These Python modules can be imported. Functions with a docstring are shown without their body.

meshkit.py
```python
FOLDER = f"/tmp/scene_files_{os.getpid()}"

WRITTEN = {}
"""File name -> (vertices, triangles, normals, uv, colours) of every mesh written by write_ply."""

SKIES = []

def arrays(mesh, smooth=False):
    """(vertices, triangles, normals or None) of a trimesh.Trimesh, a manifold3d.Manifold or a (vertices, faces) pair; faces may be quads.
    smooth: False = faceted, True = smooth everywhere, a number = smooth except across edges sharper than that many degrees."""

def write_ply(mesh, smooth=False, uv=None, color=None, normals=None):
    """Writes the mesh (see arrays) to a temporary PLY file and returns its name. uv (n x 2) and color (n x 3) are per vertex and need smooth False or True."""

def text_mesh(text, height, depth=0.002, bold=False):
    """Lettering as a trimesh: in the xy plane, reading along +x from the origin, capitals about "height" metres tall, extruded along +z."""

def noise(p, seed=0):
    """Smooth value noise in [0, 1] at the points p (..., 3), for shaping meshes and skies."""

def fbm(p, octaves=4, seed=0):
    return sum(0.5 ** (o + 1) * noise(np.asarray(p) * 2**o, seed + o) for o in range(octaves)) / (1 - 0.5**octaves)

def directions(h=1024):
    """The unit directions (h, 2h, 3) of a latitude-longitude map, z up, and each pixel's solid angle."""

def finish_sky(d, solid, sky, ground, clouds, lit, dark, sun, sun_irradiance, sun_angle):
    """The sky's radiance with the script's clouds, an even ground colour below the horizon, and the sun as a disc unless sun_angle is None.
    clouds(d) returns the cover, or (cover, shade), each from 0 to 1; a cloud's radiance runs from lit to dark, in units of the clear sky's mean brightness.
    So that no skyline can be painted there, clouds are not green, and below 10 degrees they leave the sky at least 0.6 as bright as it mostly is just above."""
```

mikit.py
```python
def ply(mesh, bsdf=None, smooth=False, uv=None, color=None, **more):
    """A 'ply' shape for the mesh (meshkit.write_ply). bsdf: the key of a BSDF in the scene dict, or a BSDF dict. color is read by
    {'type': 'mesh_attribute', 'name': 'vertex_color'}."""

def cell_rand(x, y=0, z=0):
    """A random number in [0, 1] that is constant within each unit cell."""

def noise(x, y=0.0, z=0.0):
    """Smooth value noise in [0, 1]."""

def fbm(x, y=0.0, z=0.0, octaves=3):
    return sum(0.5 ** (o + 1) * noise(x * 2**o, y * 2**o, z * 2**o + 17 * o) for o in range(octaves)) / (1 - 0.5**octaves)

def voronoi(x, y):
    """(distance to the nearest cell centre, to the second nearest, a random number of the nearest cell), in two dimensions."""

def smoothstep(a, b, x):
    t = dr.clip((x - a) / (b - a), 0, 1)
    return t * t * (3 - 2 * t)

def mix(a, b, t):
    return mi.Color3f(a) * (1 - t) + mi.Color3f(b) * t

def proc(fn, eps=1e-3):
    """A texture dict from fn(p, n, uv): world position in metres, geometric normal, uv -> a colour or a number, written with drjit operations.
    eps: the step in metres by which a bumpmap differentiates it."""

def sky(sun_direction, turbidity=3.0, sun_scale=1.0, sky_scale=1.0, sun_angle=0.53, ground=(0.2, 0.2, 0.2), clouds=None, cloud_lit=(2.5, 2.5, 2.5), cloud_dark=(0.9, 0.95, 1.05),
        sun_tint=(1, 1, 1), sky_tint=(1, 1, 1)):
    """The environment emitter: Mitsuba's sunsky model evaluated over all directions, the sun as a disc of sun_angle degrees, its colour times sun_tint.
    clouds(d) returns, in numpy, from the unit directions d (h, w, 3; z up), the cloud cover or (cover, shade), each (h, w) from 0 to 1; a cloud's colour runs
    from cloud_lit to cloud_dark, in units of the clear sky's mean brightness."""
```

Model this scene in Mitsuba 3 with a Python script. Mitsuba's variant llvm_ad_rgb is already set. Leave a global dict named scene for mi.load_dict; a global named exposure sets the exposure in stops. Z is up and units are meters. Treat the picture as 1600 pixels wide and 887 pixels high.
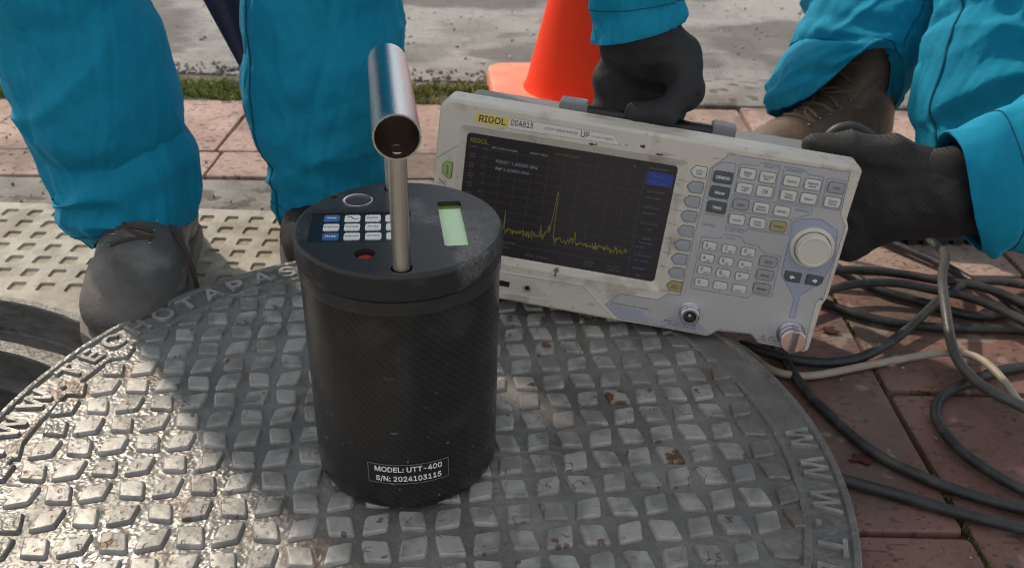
import math, random
import numpy as np, trimesh, mitsuba as mi, drjit as dr, mikit, meshkit
from mikit import proc, noise, fbm, voronoi, cell_rand, smoothstep, mix
from shapely.geometry import Polygon, Point, box as sbox
from shapely import affinity
from scipy.interpolate import PchipInterpolator, CubicSpline
T = mi.ScalarTransform4f
rng = np.random.default_rng(7); random.seed(7)

# ------------------------------------------------------------------ camera, sky, exposure
CAM = [0, 0, 0.505]
scene, labels = {}, {}
scene['camera'] = {'type': 'thinlens', 'fov': 60.64, 'fov_axis': 'x', 'aperture_radius': 0.0012, 'focus_distance': 0.62,
    'near_clip': 0.02, 'far_clip': 300.0,
    'to_world': T().look_at(origin=CAM, target=[0, 0.86037, 0.505 - 0.50967], up=[-0.032294, 0.509403, 0.859922])}
SUN = np.array([-0.70, 0.71, 0.95])
def clouds(d):
    n = meshkit.fbm(d * [3.0, 3.0, 5.0], 5, seed=3)
    return np.clip((n - 0.30) / 0.25, 0, 1) * 0.85, np.clip((meshkit.fbm(d * 5, 4, seed=9) - 0.35) / 0.4, 0, 1)
scene['sky'] = mikit.sky(SUN, turbidity=4, sun_scale=0.55, sky_scale=1.0, sun_angle=2.0, clouds=clouds,
    cloud_lit=(3.0, 2.92, 2.82), cloud_dark=(1.6, 1.56, 1.5), sun_tint=(.92, .97, 1.06), sky_tint=(1, .93, .84))
exposure = 2.05

# ------------------------------------------------------------------ materials
def rgb(c): return {'type': 'rgb', 'value': list(c)}
def col(c): return rgb(c) if isinstance(c, (tuple, list)) else c
def pr(name, base, rough=0.5, bump=None, eps=5e-4, **k):
    b = {'type': 'principled', 'base_color': col(base), 'roughness': rough if isinstance(rough, (int, float)) else rough, **k}
    if bump is not None:
        b = {'type': 'bumpmap', 'tex': proc(bump, eps), 'scale': 1.0, 'bsdf': b}
    scene[name] = {'type': 'twosided', 'bsdf': b}
    return name
def P(fn): return proc(fn)

def iron_base(p, n, uv):
    a = fbm(p.x * 22, p.y * 22, p.z * 22, 4)
    b = noise(p.x * 700, p.y * 700, p.z * 700)
    c = mix((0.135, 0.130, 0.122), (0.26, 0.252, 0.238), smoothstep(.25, .75, a) * .7 + b * .3)
    d = smoothstep(.60, .72, fbm(p.x * 35 + 9, p.y * 35, p.z * 35, 4))
    return mix(c, (0.13, 0.085, 0.06), d * .55)
def iron_rough(p, n, uv): return 0.30 + 0.18 * noise(p.x * 40, p.y * 40, 3)
def iron_bump(p, n, uv):
    return 0.0008 * noise(p.x * 520, p.y * 520, p.z * 520) + 0.0007 * noise(p.x * 190, p.y * 190, p.z * 190) + .0006 * fbm(p.x * 60, p.y * 60, 2, 2)
pr('m_iron', P(iron_base), P(iron_rough), iron_bump, 8e-4, metallic=0.3, specular=0.5)
def stud_base(p, n, uv):
    a = fbm(p.x * 60, p.y * 60, p.z * 60, 4)
    c = mix((0.21, 0.204, 0.194), (0.36, 0.35, 0.33), smoothstep(.3, .7, a))
    r = smoothstep(.69, .725, fbm(p.x * 75 + 3, p.y * 75 + 5, 1.5, 4))
    c = mix(c, (0.11, 0.05, 0.028), r * .8)
    e = smoothstep(.02, .0, dr.abs(fbm(p.x * 55 + 31, p.y * 55 + 11, 4, 3) - .5)) * smoothstep(.66, .7, noise(p.x * 41, p.y * 41, 8))
    return mix(c, (0.10, .05, .03), e * .8)
def stud_bump(p, n, uv):
    pit = smoothstep(.80, .88, noise(p.x * 330, p.y * 330, 5.0))
    return .0004 * fbm(p.x * 150, p.y * 150, p.z * 150, 3) - .0006 * pit
pr('m_stud', P(stud_base), 0.45, stud_bump, 5e-4, metallic=0.2, specular=.5)
def rust_base(p, n, uv):
    a = smoothstep(.40, .52, fbm(p.x * 95 + 1, p.y * 95, 2.0, 4))
    b = fbm(p.x * 240, p.y * 240, 1, 2)
    c = mix((0.24, 0.23, 0.215), (0.35, 0.34, 0.32), b)
    return mix(mix((0.08, 0.036, 0.02), (0.17, 0.085, 0.045), b), c, a)
pr('m_stud_rust', P(rust_base), 0.5, stud_bump, 5e-4, metallic=0.1)

def plate_base(p, n, uv):
    a = fbm(p.x * 30, p.y * 30, 1, 4); b = noise(p.x * 500, p.y * 500, 0)
    c = mix((0.27, 0.248, 0.21), (0.44, 0.412, 0.355), smoothstep(.3, .7, a) * .75 + .25 * b)
    return mix(c, (.17, .14, .11), smoothstep(.6, .75, fbm(p.x * 18 + 7, p.y * 18, 3, 4)) * .6)
def plate_bump(p, n, uv): return .0005 * noise(p.x * 450, p.y * 450, p.z * 300) + .0008 * fbm(p.x * 90, p.y * 90, 1, 3)
pr('m_plate', P(plate_base), 0.7, plate_bump)
pr('m_plate_dirt', P(lambda p, n, uv: mix((.22, .18, .13), (.46, .40, .30), fbm(p.x * 55, p.y * 55, 2, 4))), 0.8, plate_bump)
def ring_base(p, n, uv):
    return mix((0.05, 0.048, 0.045), (0.17, 0.16, 0.15), fbm(p.x * 50, p.y * 50, p.z * 90, 4))
pr('m_ring', P(ring_base), 0.5, iron_bump, metallic=.2)
pr('m_shaft', (0.05, 0.045, 0.04), 0.9)

def tile_fn(lo, hi, ox):
    def f(p, n, uv):
        a = fbm(p.x * 16 + ox, p.y * 16, 2, 4); b = noise(p.x * 420 + ox, p.y * 420, 3)
        c = mix(lo, hi, smoothstep(.25, .75, a) * .75 + .25 * b)
        pit = smoothstep(.78, .85, noise(p.x * 150 + ox, p.y * 300, 7.0))
        c = mix(c, (.055, .035, .028), pit * .6)
        d = smoothstep(.56, .72, fbm(p.x * 7 + ox, p.y * 7 + 4, 5, 5))
        c = mix(c, (.11, .088, .075), d * .62)
        s = smoothstep(.70, .76, fbm(p.x * 28 + ox, p.y * 28, 9, 4))
        return mix(c, (.30, .25, .21), s * .5)
    return f
def tile_bump(p, n, uv):
    return .0007 * fbm(p.x * 120, p.y * 120, 1, 3) - .0011 * smoothstep(.78, .85, noise(p.x * 150, p.y * 300, 7.0))
TILE = [pr('m_tile', P(tile_fn((.30, .195, .165), (.47, .33, .285), 0)), .75, tile_bump),
        pr('m_tile_b', P(tile_fn((.27, .18, .15), (.43, .305, .26), 31)), .78, tile_bump),
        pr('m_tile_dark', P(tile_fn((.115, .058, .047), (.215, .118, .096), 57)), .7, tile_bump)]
def curb_base(p, n, uv):
    a = fbm(p.x * 14, p.y * 14, 3, 5); b = noise(p.x * 380, p.y * 380, 1)
    c = mix((.14, .13, .12), (.30, .285, .265), smoothstep(.25, .75, a) * .7 + .3 * b)
    return mix(c, (.06, .055, .05), smoothstep(.58, .68, fbm(p.x * 45, p.y * 60, 6, 4)) * .7)
def curb_bump(p, n, uv): return .0016 * fbm(p.x * 90, p.y * 90, 2, 4) + .0006 * noise(p.x * 400, p.y * 400, 0)
pr('m_curb', P(curb_base), .85, curb_bump, 1e-3)
def asphalt_base(p, n, uv):
    a = fbm(p.x * 3.2 + 4, p.y * 4.5, 3, 5); b = noise(p.x * 330, p.y * 330, 1)
    c = mix((.17, .167, .16), (.33, .323, .31), .55 * smoothstep(.3, .7, fbm(p.x * 9, p.y * 9, 1, 4)) + .45 * b)
    d = smoothstep(.50, .60, a)
    c = mix(c, (.10, .096, .092), d * .75)
    g = smoothstep(.74, .80, noise(p.x * 60, p.y * 110, 4.)) 
    return mix(c, (.09, .082, .075), g * .3)
def asphalt_bump(p, n, uv): return .0014 * fbm(p.x * 130, p.y * 130, 2, 3) + .003 * fbm(p.x * 25, p.y * 25, 2, 3)
pr('m_asphalt', P(asphalt_base), .9, asphalt_bump, 1.5e-3)
def soil_base(p, n, uv):
    c = mix((.06, .052, .042), (.17, .15, .12), fbm(p.x * 60, p.y * 60, 1, 4))
    return mix(c, (.07, .085, .03), smoothstep(.5, .6, fbm(p.x * 20, p.y * 20, 5, 4)) * .6)
pr('m_soil', P(soil_base), .95, lambda p, n, uv: .003 * fbm(p.x * 150, p.y * 150, 2, 3))
for i, c in enumerate([(.13, .18, .035), (.21, .24, .06), (.30, .27, .11)]): pr('m_grass%d' % i, c, .7)
pr('m_pebble', P(lambda p, n, uv: mix((.12, .11, .10), (.42, .40, .37), cell_rand(p.x * 140, p.y * 140, 2))), .85)

# canister
CX, CY = -0.0759, 0.5168
def lid_base(p, n, uv):
    d = smoothstep(.48, .72, fbm(p.x * 38 + 5, p.y * 38 + 2, p.z * 38, 4)) * noise(p.x * 900, p.y * 900, p.z * 900)
    return mix((.019, .019, .0205), (.17, .17, .17), d * mix(.35, .85, smoothstep(-.03, .02, p.x - CX)).x)
pr('m_lid', P(lid_base), .42, lambda p, n, uv: .00018 * noise(p.x * 1100, p.y * 1100, p.z * 1100), 3e-4)
pr('m_collar', P(lambda p, n, uv: mix((.016, .016, .017), (.045, .043, .04), fbm(p.x * 70, p.y * 70, p.z * 70, 4))), .28)
CX, CY = -0.0759, 0.5168
def weave(p):
    a = dr.atan2(p.y - CY, p.x - CX) * .0672 / .0015; b = p.z / .0015
    k = dr.floor(a) + dr.floor(b)
    t = k - 4 * dr.floor(k / 4)
    return dr.select(t < 2, mi.Float(1), mi.Float(0)), a - dr.floor(a), b - dr.floor(b)
def carbon_base(p, n, uv):
    w, u, v = weave(p)
    c = mix((.010, .010, .0105), (.0165, .0165, .017), w)
    d = smoothstep(.5, .8, fbm(p.x * 30, p.y * 30, p.z * 25, 4))
    c = mix(c, (.075, .066, .056), d * .35)
    s = smoothstep(.885, .92, noise(p.x * 300, p.y * 300, p.z * 200)) * smoothstep(.20, .05, p.z)
    return mix(c, (.3, .28, .26), s * .5)
def carbon_bump(p, n, uv):
    w, u, v = weave(p)
    return .00005 * dr.select(w > .5, dr.sin(u * 3.14159), dr.sin(v * 3.14159)) + .0008 * fbm(p.x * 40, p.y * 40, p.z * 22, 2)
pr('m_carbon', P(carbon_base), P(lambda p, n, uv: .15 + .18 * fbm(p.x * 25, p.y * 25, p.z * 25, 3)), carbon_bump, 2e-4, specular=.35, clearcoat=.7, clearcoat_gloss=.93)
scene['m_steel'] = {'type': 'twosided', 'bsdf': {'type': 'roughconductor', 'material': 'Al', 'alpha': 0.16, 'specular_reflectance': rgb((.95, .94, .93))}}
scene['m_chrome'] = {'type': 'twosided', 'bsdf': {'type': 'roughconductor', 'material': 'Cr', 'alpha': 0.1}}
scene['m_copper'] = {'type': 'twosided', 'bsdf': {'type': 'roughconductor', 'material': 'Cu', 'alpha': 0.3}}
scene['m_bore'] = {'type': 'twosided', 'bsdf': {'type': 'roughconductor', 'material': 'Al', 'alpha': 0.3, 'specular_reflectance': rgb((.85, .80, .76))}}
pr('m_black', (.012, .012, .013), .35); pr('m_hole', (.006, .006, .006), .9)
pr('m_white_print', (.78, .78, .76), .5); pr('m_key_white', (.74, .74, .72), .4); pr('m_key_blue', (.05, .13, .33), .4)
pr('m_key_panel', (.011, .011, .014), .3); pr('m_grey_print', (.25, .27, .3), .5)
pr('m_lcd', (.58, .80, .50), .3); pr('m_lcd_dark', (.16, .22, .04), .3); pr('m_red', (.45, .03, .03), .35)
pr('m_mesh', P(lambda p, n, uv: mix((.015, .015, .015), (.16, .16, .16), smoothstep(.5, .8, dr.sin(p.x * 3600) * dr.sin(p.y * 3600)))), .5)
# analyser
def bezel_base(p, n, uv):
    a = fbm(p.x * 24, p.y * 24, p.z * 24, 4)
    c = mix((.53, .485, .415), (.65, .60, .515), a)
    d = smoothstep(.54, .76, fbm(p.x * 42 + 3, p.y * 42, p.z * 42, 5))
    c = mix(c, (.30, .25, .19), d * .55)
    s = smoothstep(.84, .88, noise(p.x * 190, p.y * 190, p.z * 190))
    return mix(c, (.2, .17, .14), s * .35)
pr('m_bezel', P(bezel_base), .42, lambda p, n, uv: .00006 * noise(p.x * 1200, p.y * 1200, p.z * 1200), 3e-4)
pr('m_bezel_shade', P(lambda p, n, uv: mix((.47, .44, .385), (.56, .53, .47), fbm(p.x * 30, p.y * 30, p.z * 30, 4))), .45)
pr('m_overlay', P(lambda p, n, uv: mix((.39, .375, .365), (.47, .45, .44), fbm(p.x * 20, p.y * 20, p.z * 20, 4))), .5)
pr('m_overlay_blue', P(lambda p, n, uv: mix((.30, .31, .39), (.37, .38, .46), fbm(p.x * 20, p.y * 20, p.z * 20, 3))), .5)
pr('m_line_blue', (.13, .17, .30), .5); pr('m_line_grey', (.16, .16, .17), .5)
pr('m_btn', (.60, .59, .55), .4); pr('m_btn_grey', (.30, .31, .31), .42); pr('m_btn_soft', (.33, .34, .36), .42); pr('m_btn_dark', (.085, .095, .10), .4); pr('m_btn_tan', (.36, .29, .14), .42); pr('m_btn_green', (.27, .42, .13), .42)
pr('m_btn_edge', (.10, .10, .10), .6)
pr('m_knob', (.60, .565, .49), .4); pr('m_ink', (.05, .045, .04), .6); pr('m_yellow', (.66, .52, .12), .5); pr('m_badge', (.68, .65, .60), .45)
pr('m_body', (.16, .16, .165), .5); pr('m_mount', (.23, .23, .24), .5)
pr('m_screen', (.036, .031, .033), .26); pr('m_scr_text', (.34, .34, .36), .5); pr('m_scr_dim', (.17, .17, .18), .5); pr('m_scr_grid', (.085, .085, .10), .5); pr('m_scr_yellow', (.21, .19, .03), .5); pr('m_scr_blue', (.03, .055, .26), .4); pr('m_scr_bluetext', (.10, .13, .5), .5)
# clothes
def cloth_fn(a, b, f=1.0):
    def g(p, n, uv):
        w = .5 + .5 * dr.sin(p.x * 2600) * dr.sin((p.z + p.y) * 2600)
        return mix(a, b, .6 * fbm(p.x * 14 * f, p.y * 14 * f, p.z * 14 * f, 4) + .25 * noise(p.x * 1200, p.y * 1200, p.z * 300) + .15 * w)
    return g
def cloth_bump(p, n, uv):
    return .0024 * dr.abs(fbm(p.x * 30 + p.z * 9, p.y * 30, p.z * 24 - p.x * 8, 3) - .5) * 2 + .0008 * fbm(p.x * 70, p.y * 70, p.z * 50, 2) + .00012 * noise(p.x * 900, p.y * 900, p.z * 900)
pr('m_teal', P(cloth_fn((.003, .195, .335), (.013, .29, .45))), .85, cloth_bump, 8e-4, sheen=.4, specular=.2)
pr('m_teal_seam', (.003, .085, .15), .9); pr('m_thread', (.02, .22, .34), .9)
pr('m_navy', P(cloth_fn((.016, .017, .045), (.035, .035, .075))), .8, cloth_bump, 8e-4, sheen=.2)
def knit_bump(p, n, uv):
    return .0002 * dr.sin(p.z * 2300 + p.x * 900 + 2 * noise(p.x * 60, p.y * 60, p.z * 60)) + .0012 * fbm(p.x * 70, p.y * 70, p.z * 70, 3)
pr('m_glove', P(cloth_fn((.010, .010, .011), (.026, .025, .025), 3)), .7, knit_bump, 5e-4, sheen=.3)
def leather(a, b, dust):
    def g(p, n, uv):
        c = mix(a, b, fbm(p.x * 30, p.y * 30, p.z * 30, 5))
        return mix(c, dust, smoothstep(.52, .75, fbm(p.x * 20 + 3, p.y * 20, p.z * 50, 5)) * .6)
    return g
def leather_bump(p, n, uv): return .0011 * fbm(p.x * 45, p.y * 90, p.z * 60, 4) + .0004 * noise(p.x * 350, p.y * 350, p.z * 350)
pr('m_boot_grey', P(leather((.060, .054, .049), (.13, .12, .11), (.24, .22, .20))), .5, leather_bump, 8e-4)
pr('m_boot_dark', P(leather((.012, .011, .011), (.026, .024, .022), (.05, .045, .04))), .55, leather_bump, 8e-4, specular=.25)
pr('m_boot_brown', P(leather((.085, .055, .042), (.17, .115, .085), (.23, .18, .145))), .5, leather_bump, 8e-4)
pr('m_sole_grey', (.17, .155, .135), .8); pr('m_sole', (.03, .028, .026), .7)
pr('m_lace', (.055, .04, .032), .8); pr('m_lace_tan', (.19, .13, .085), .8)
pr('m_cone', P(lambda p, n, uv: mix((.95, .050, .014), (.92, .065, .022), fbm(p.x * 18, p.y * 18, p.z * 9, 4))), .6, specular=.15)
pr('m_cone_base', P(lambda p, n, uv: mix((.74, .20, .11), (.78, .33, .22), fbm(p.x * 30, p.y * 30, p.z * 30, 4))), .55)
pr('m_cable', P(lambda p, n, uv: mix((.020, .020, .021), (.055, .052, .049), smoothstep(.35, .8, fbm(p.x * 60, p.y * 60, p.z * 60, 4)))), .48, lambda p, n, uv: .0003 * noise(p.x * 300, p.y * 300, p.z * 300))
pr('m_cable_grey', P(lambda p, n, uv: mix((.04, .04, .039), (.095, .09, .083), fbm(p.x * 60, p.y * 60, p.z * 60, 4))), .45)
pr('m_cable_beige', P(lambda p, n, uv: mix((.24, .20, .15), (.42, .37, .29), fbm(p.x * 60, p.y * 60, p.z * 60, 4))), .55)
pr('m_leaf', (.06, .012, .012), .6); pr('m_moss', (.10, .105, .03), .9)
pr('m_skin', (.38, .22, .15), .5); pr('m_hair', (.02, .015, .012), .6); pr('m_helmet', (.7, .7, .68), .35)

# ------------------------------------------------------------------ helpers
def numbered(k):
    if k not in scene and k not in labels: return k
    i = 1
    while '%s_%03d' % (k, i) in scene or '%s_%03d' % (k, i) in labels: i += 1
    return '%s_%03d' % (k, i)
def thing(name, label, cat, group=None):
    k = numbered(name); labels[k] = {'label': label, 'category': cat}
    if group: labels[k]['group'] = group
    return k
def obj(name, mesh, mat, parent=None, smooth=False, kind=None, label=None):
    k = numbered((parent + '__' if parent else '') + name)
    scene[k] = mikit.ply(mesh, mat, smooth=smooth)
    if kind or label:
        labels[k] = {}
        if kind: labels[k]['kind'] = kind
        if label: labels[k]['label'] = label
    return k
def struct(name, mesh, mat, smooth=False):
    k = obj(name, mesh, mat, None, smooth); labels[k] = {'kind': 'structure'}; return k
def cat(ms): return trimesh.util.concatenate([m for m in ms if m is not None])
def mesh(v, f): return trimesh.Trimesh(np.asarray(v, float), np.asarray(f, int), process=False)
def bx(x0, x1, y0, y1, z0, z1):
    m = trimesh.creation.box((x1 - x0, y1 - y0, z1 - z0)); m.apply_translation(((x0 + x1) / 2, (y0 + y1) / 2, (z0 + z1) / 2)); return m
def tri_poly(poly, z):
    v, f = trimesh.creation.triangulate_polygon(poly, engine='earcut')
    m = mesh(np.c_[v, np.full(len(v), z)], f)
    if len(f) and m.face_normals[:, 2].sum() < 0: m.invert()
    return m
def ring_pts(poly):
    if not poly.exterior.is_ccw: poly = Polygon(list(poly.exterior.coords)[::-1])
    return np.array(poly.exterior.coords)[:-1, :2]
def inset(p, d):
    a = p - np.roll(p, 1, 0); b = np.roll(p, -1, 0) - p
    na = np.c_[-a[:, 1], a[:, 0]] / (np.linalg.norm(a, axis=1)[:, None] + 1e-12); nb = np.c_[-b[:, 1], b[:, 0]] / (np.linalg.norm(b, axis=1)[:, None] + 1e-12)
    n = na + nb; n /= np.maximum((n * n).sum(1, keepdims=True), .5) / 2
    return p + n * d
def strips(rings, close=True):
    """rings: list of (n,3) arrays -> quad skin"""
    n = len(rings[0]); v = np.vstack(rings); f = []
    i = np.arange(n if close else n - 1); j = (i + 1) % n
    for k in range(len(rings) - 1):
        a, b = k * n, (k + 1) * n
        f += [np.c_[a + i, a + j, b + j], np.c_[a + i, b + j, b + i]]
    return mesh(v, np.vstack(f))
def prism(poly, z0, z1, bev=0.0, top=True, r=0.0, rs=3):
    """extruded outline with a rounded top edge"""
    if r: poly = poly.buffer(-r, quad_segs=rs).buffer(2 * r, quad_segs=rs).buffer(-r, quad_segs=rs)
    p = ring_pts(poly); lv = [(0, z0), (0, z1 - bev)]
    if bev: lv += [(bev * .29, z1 - bev * .29), (bev, z1)]
    else: lv = [(0, z0), (0, z1)]
    R = [np.c_[inset(p, d) if d else p, np.full(len(p), z)] for d, z in lv]
    ms = [strips(R)]
    if top:
        q = Polygon(R[-1][:, :2])
        if not q.is_valid: q = q.buffer(0)
        if q.geom_type == 'MultiPolygon': q = max(q.geoms, key=lambda g: g.area)
        ms.append(tri_poly(q, z1))
    m = cat(ms); m.merge_vertices(); return m
def rrect(w, h, r=.002, cx=0, cy=0, q=3):
    return affinity.translate(sbox(-w / 2 + r, -h / 2 + r, w / 2 - r, h / 2 - r).buffer(r, quad_segs=q), cx, cy)
def lathe(prof, n=96, c=(0, 0, 0)):
    t = np.linspace(0, 2 * np.pi, n, endpoint=False)
    R = [np.c_[r * np.cos(t), r * np.sin(t), np.full(n, z)] for r, z in prof]
    m = strips(R); m.apply_translation(c); return m
def spline(pts, n):
    pts = np.asarray(pts, float); d = np.r_[0, np.cumsum(np.linalg.norm(np.diff(pts, axis=0), axis=1) ** .5)]
    return CubicSpline(d, pts)(np.linspace(0, d[-1], n))
def tube(pts, r, n=12, cap=True):
    pts = np.asarray(pts, float); r = np.broadcast_to(r, len(pts))
    t = np.gradient(pts, axis=0); t /= np.linalg.norm(t, axis=1)[:, None]
    u = np.cross(t[0], [0.13, .2, 1.0]); u /= np.linalg.norm(u); R = []
    a = np.linspace(0, 2 * np.pi, n, endpoint=False)
    for k in range(len(pts)):
        u = u - t[k] * (u @ t[k]); u /= np.linalg.norm(u); w = np.cross(t[k], u)
        R.append(pts[k] + r[k] * (np.cos(a)[:, None] * u + np.sin(a)[:, None] * w))
    m = strips(R)
    if cap:
        v = list(m.vertices); f = list(m.faces); N = len(v); v += [pts[0], pts[-1]]; k0 = (len(pts) - 1) * n
        for i in range(n):
            j = (i + 1) % n; f.append([N, j, i]); f.append([N + 1, k0 + i, k0 + j])
        m = mesh(v, f)
    return m
def polyline_strip(pts, w, z0, z1, closed=False):
    from shapely.geometry import LineString, LinearRing
    g = (LinearRing(pts) if closed else LineString(pts)).buffer(w / 2, cap_style='flat', join_style='mitre', mitre_limit=2)
    return trimesh.creation.extrude_polygon(g, z1 - z0, engine='earcut').apply_translation((0, 0, z0))
_txt = {}
def text(s, h, depth=.0003, bold=False, center=None, at=(0, 0), z=0.0, rot=0, sx=1.0):
    k = (s, h, depth, bold)
    if k not in _txt: _txt[k] = meshkit.text_mesh(s, h, depth, bold)
    m = _txt[k].copy()
    if sx != 1: m.apply_scale((sx, 1, 1))
    if center is not None:
        b = m.bounds; m.apply_translation((-(b[0, 0] + b[1, 0]) / 2, -h / 2, 0))
    if rot: m.apply_transform(trimesh.transformations.rotation_matrix(rot, (0, 0, 1)))
    m.apply_translation((at[0], at[1], z)); return m
def xf(m, M): m = m.copy(); m.apply_transform(M); return m
def frame(o, x, y, z):
    M = np.eye(4); M[:3, 0], M[:3, 1], M[:3, 2], M[:3, 3] = x, y, z, o; return M
def rotz(a, o=(0, 0, 0)):
    return frame(o, (math.cos(a), math.sin(a), 0), (-math.sin(a), math.cos(a), 0), (0, 0, 1))

# signed distance sculpting with surface nets
def sd_cone(p, a, b, ra, rb):
    a, b = np.asarray(a, float), np.asarray(b, float); d = b - a
    t = np.clip(((p - a) @ d) / (d @ d), 0, 1); return np.linalg.norm(p - a - t[:, None] * d, axis=1) - (ra + (rb - ra) * t)
def sd_ell(p, c, r, M=None):
    q = p - np.asarray(c, float)
    if M is not None: q = q @ M
    r = np.asarray(r, float); k0 = np.linalg.norm(q / r, axis=1); k1 = np.linalg.norm(q / r ** 2, axis=1)
    return k0 * (k0 - 1) / np.maximum(k1, 1e-9)
def smin(a, b, k):
    h = np.clip(.5 + .5 * (b - a) / k, 0, 1); return b * (1 - h) + a * h - k * h * (1 - h)
def chain(p, pts, rad, k=.006):
    d = None
    for i in range(len(pts) - 1):
        e = sd_cone(p, pts[i], pts[i + 1], rad[i], rad[i + 1]); d = e if d is None else smin(d, e, k)
    return d
def sculpt(fn, lo, hi, h):
    lo, hi = np.asarray(lo, float), np.asarray(hi, float); n = np.ceil((hi - lo) / h).astype(int) + 1
    g = [lo[i] + h * np.arange(n[i]) for i in range(3)]
    X = np.stack(np.meshgrid(*g, indexing='ij'), -1); D = fn(X.reshape(-1, 3)).reshape(n)
    s = D < 0
    c = np.zeros(n - 1); acc = np.zeros((*(n - 1), 3)); cnt = np.zeros(n - 1)
    corners = [(a, b, e) for a in (0, 1) for b in (0, 1) for e in (0, 1)]
    sl = lambda o: tuple(slice(o[i], n[i] - 1 + o[i]) for i in range(3))
    for o in corners:
        for ax in range(3):
            if o[ax]: continue
            q = list(o); q[ax] = 1
            d0, d1 = D[sl(o)], D[sl(q)]; m = (d0 < 0) != (d1 < 0)
            t = np.where(m, d0 / np.where(d0 == d1, 1, d0 - d1), 0)
            for i in range(3): acc[..., i] += m * ((t if i == ax else 0) + o[i])
            cnt += m
    act = cnt > 0; idx = -np.ones(n - 1, int); idx[act] = np.arange(act.sum())
    cell = np.argwhere(act); V = lo + h * (cell + acc[act] / cnt[act][:, None]); F = []
    for ax in range(3):
        b1, b2 = (ax + 1) % 3, (ax + 2) % 3
        o = [slice(1, n[i] - 1) for i in range(3)]; o[ax] = slice(0, n[ax] - 1)
        q = list(o); q[ax] = slice(1, n[ax])
        S0, S1 = s[tuple(o)], s[tuple(q)]
        for flip, M in ((False, S0 & ~S1), (True, ~S0 & S1)):
            w = np.argwhere(M)
            if not len(w): continue
            w = w + np.array([1 if i != ax else 0 for i in range(3)])
            e1, e2 = np.eye(3, dtype=int)[b1], np.eye(3, dtype=int)[b2]
            a, b, c2, d = (idx[tuple((w - u).T)] for u in (e1 + e2, e2, 0 * e1, e1))
            qd = [a, b, c2, d] if not flip else [d, c2, b, a]
            F += [np.c_[qd[0], qd[1], qd[2]], np.c_[qd[0], qd[2], qd[3]]]
    m = mesh(V, np.vstack(F)); return m
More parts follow.
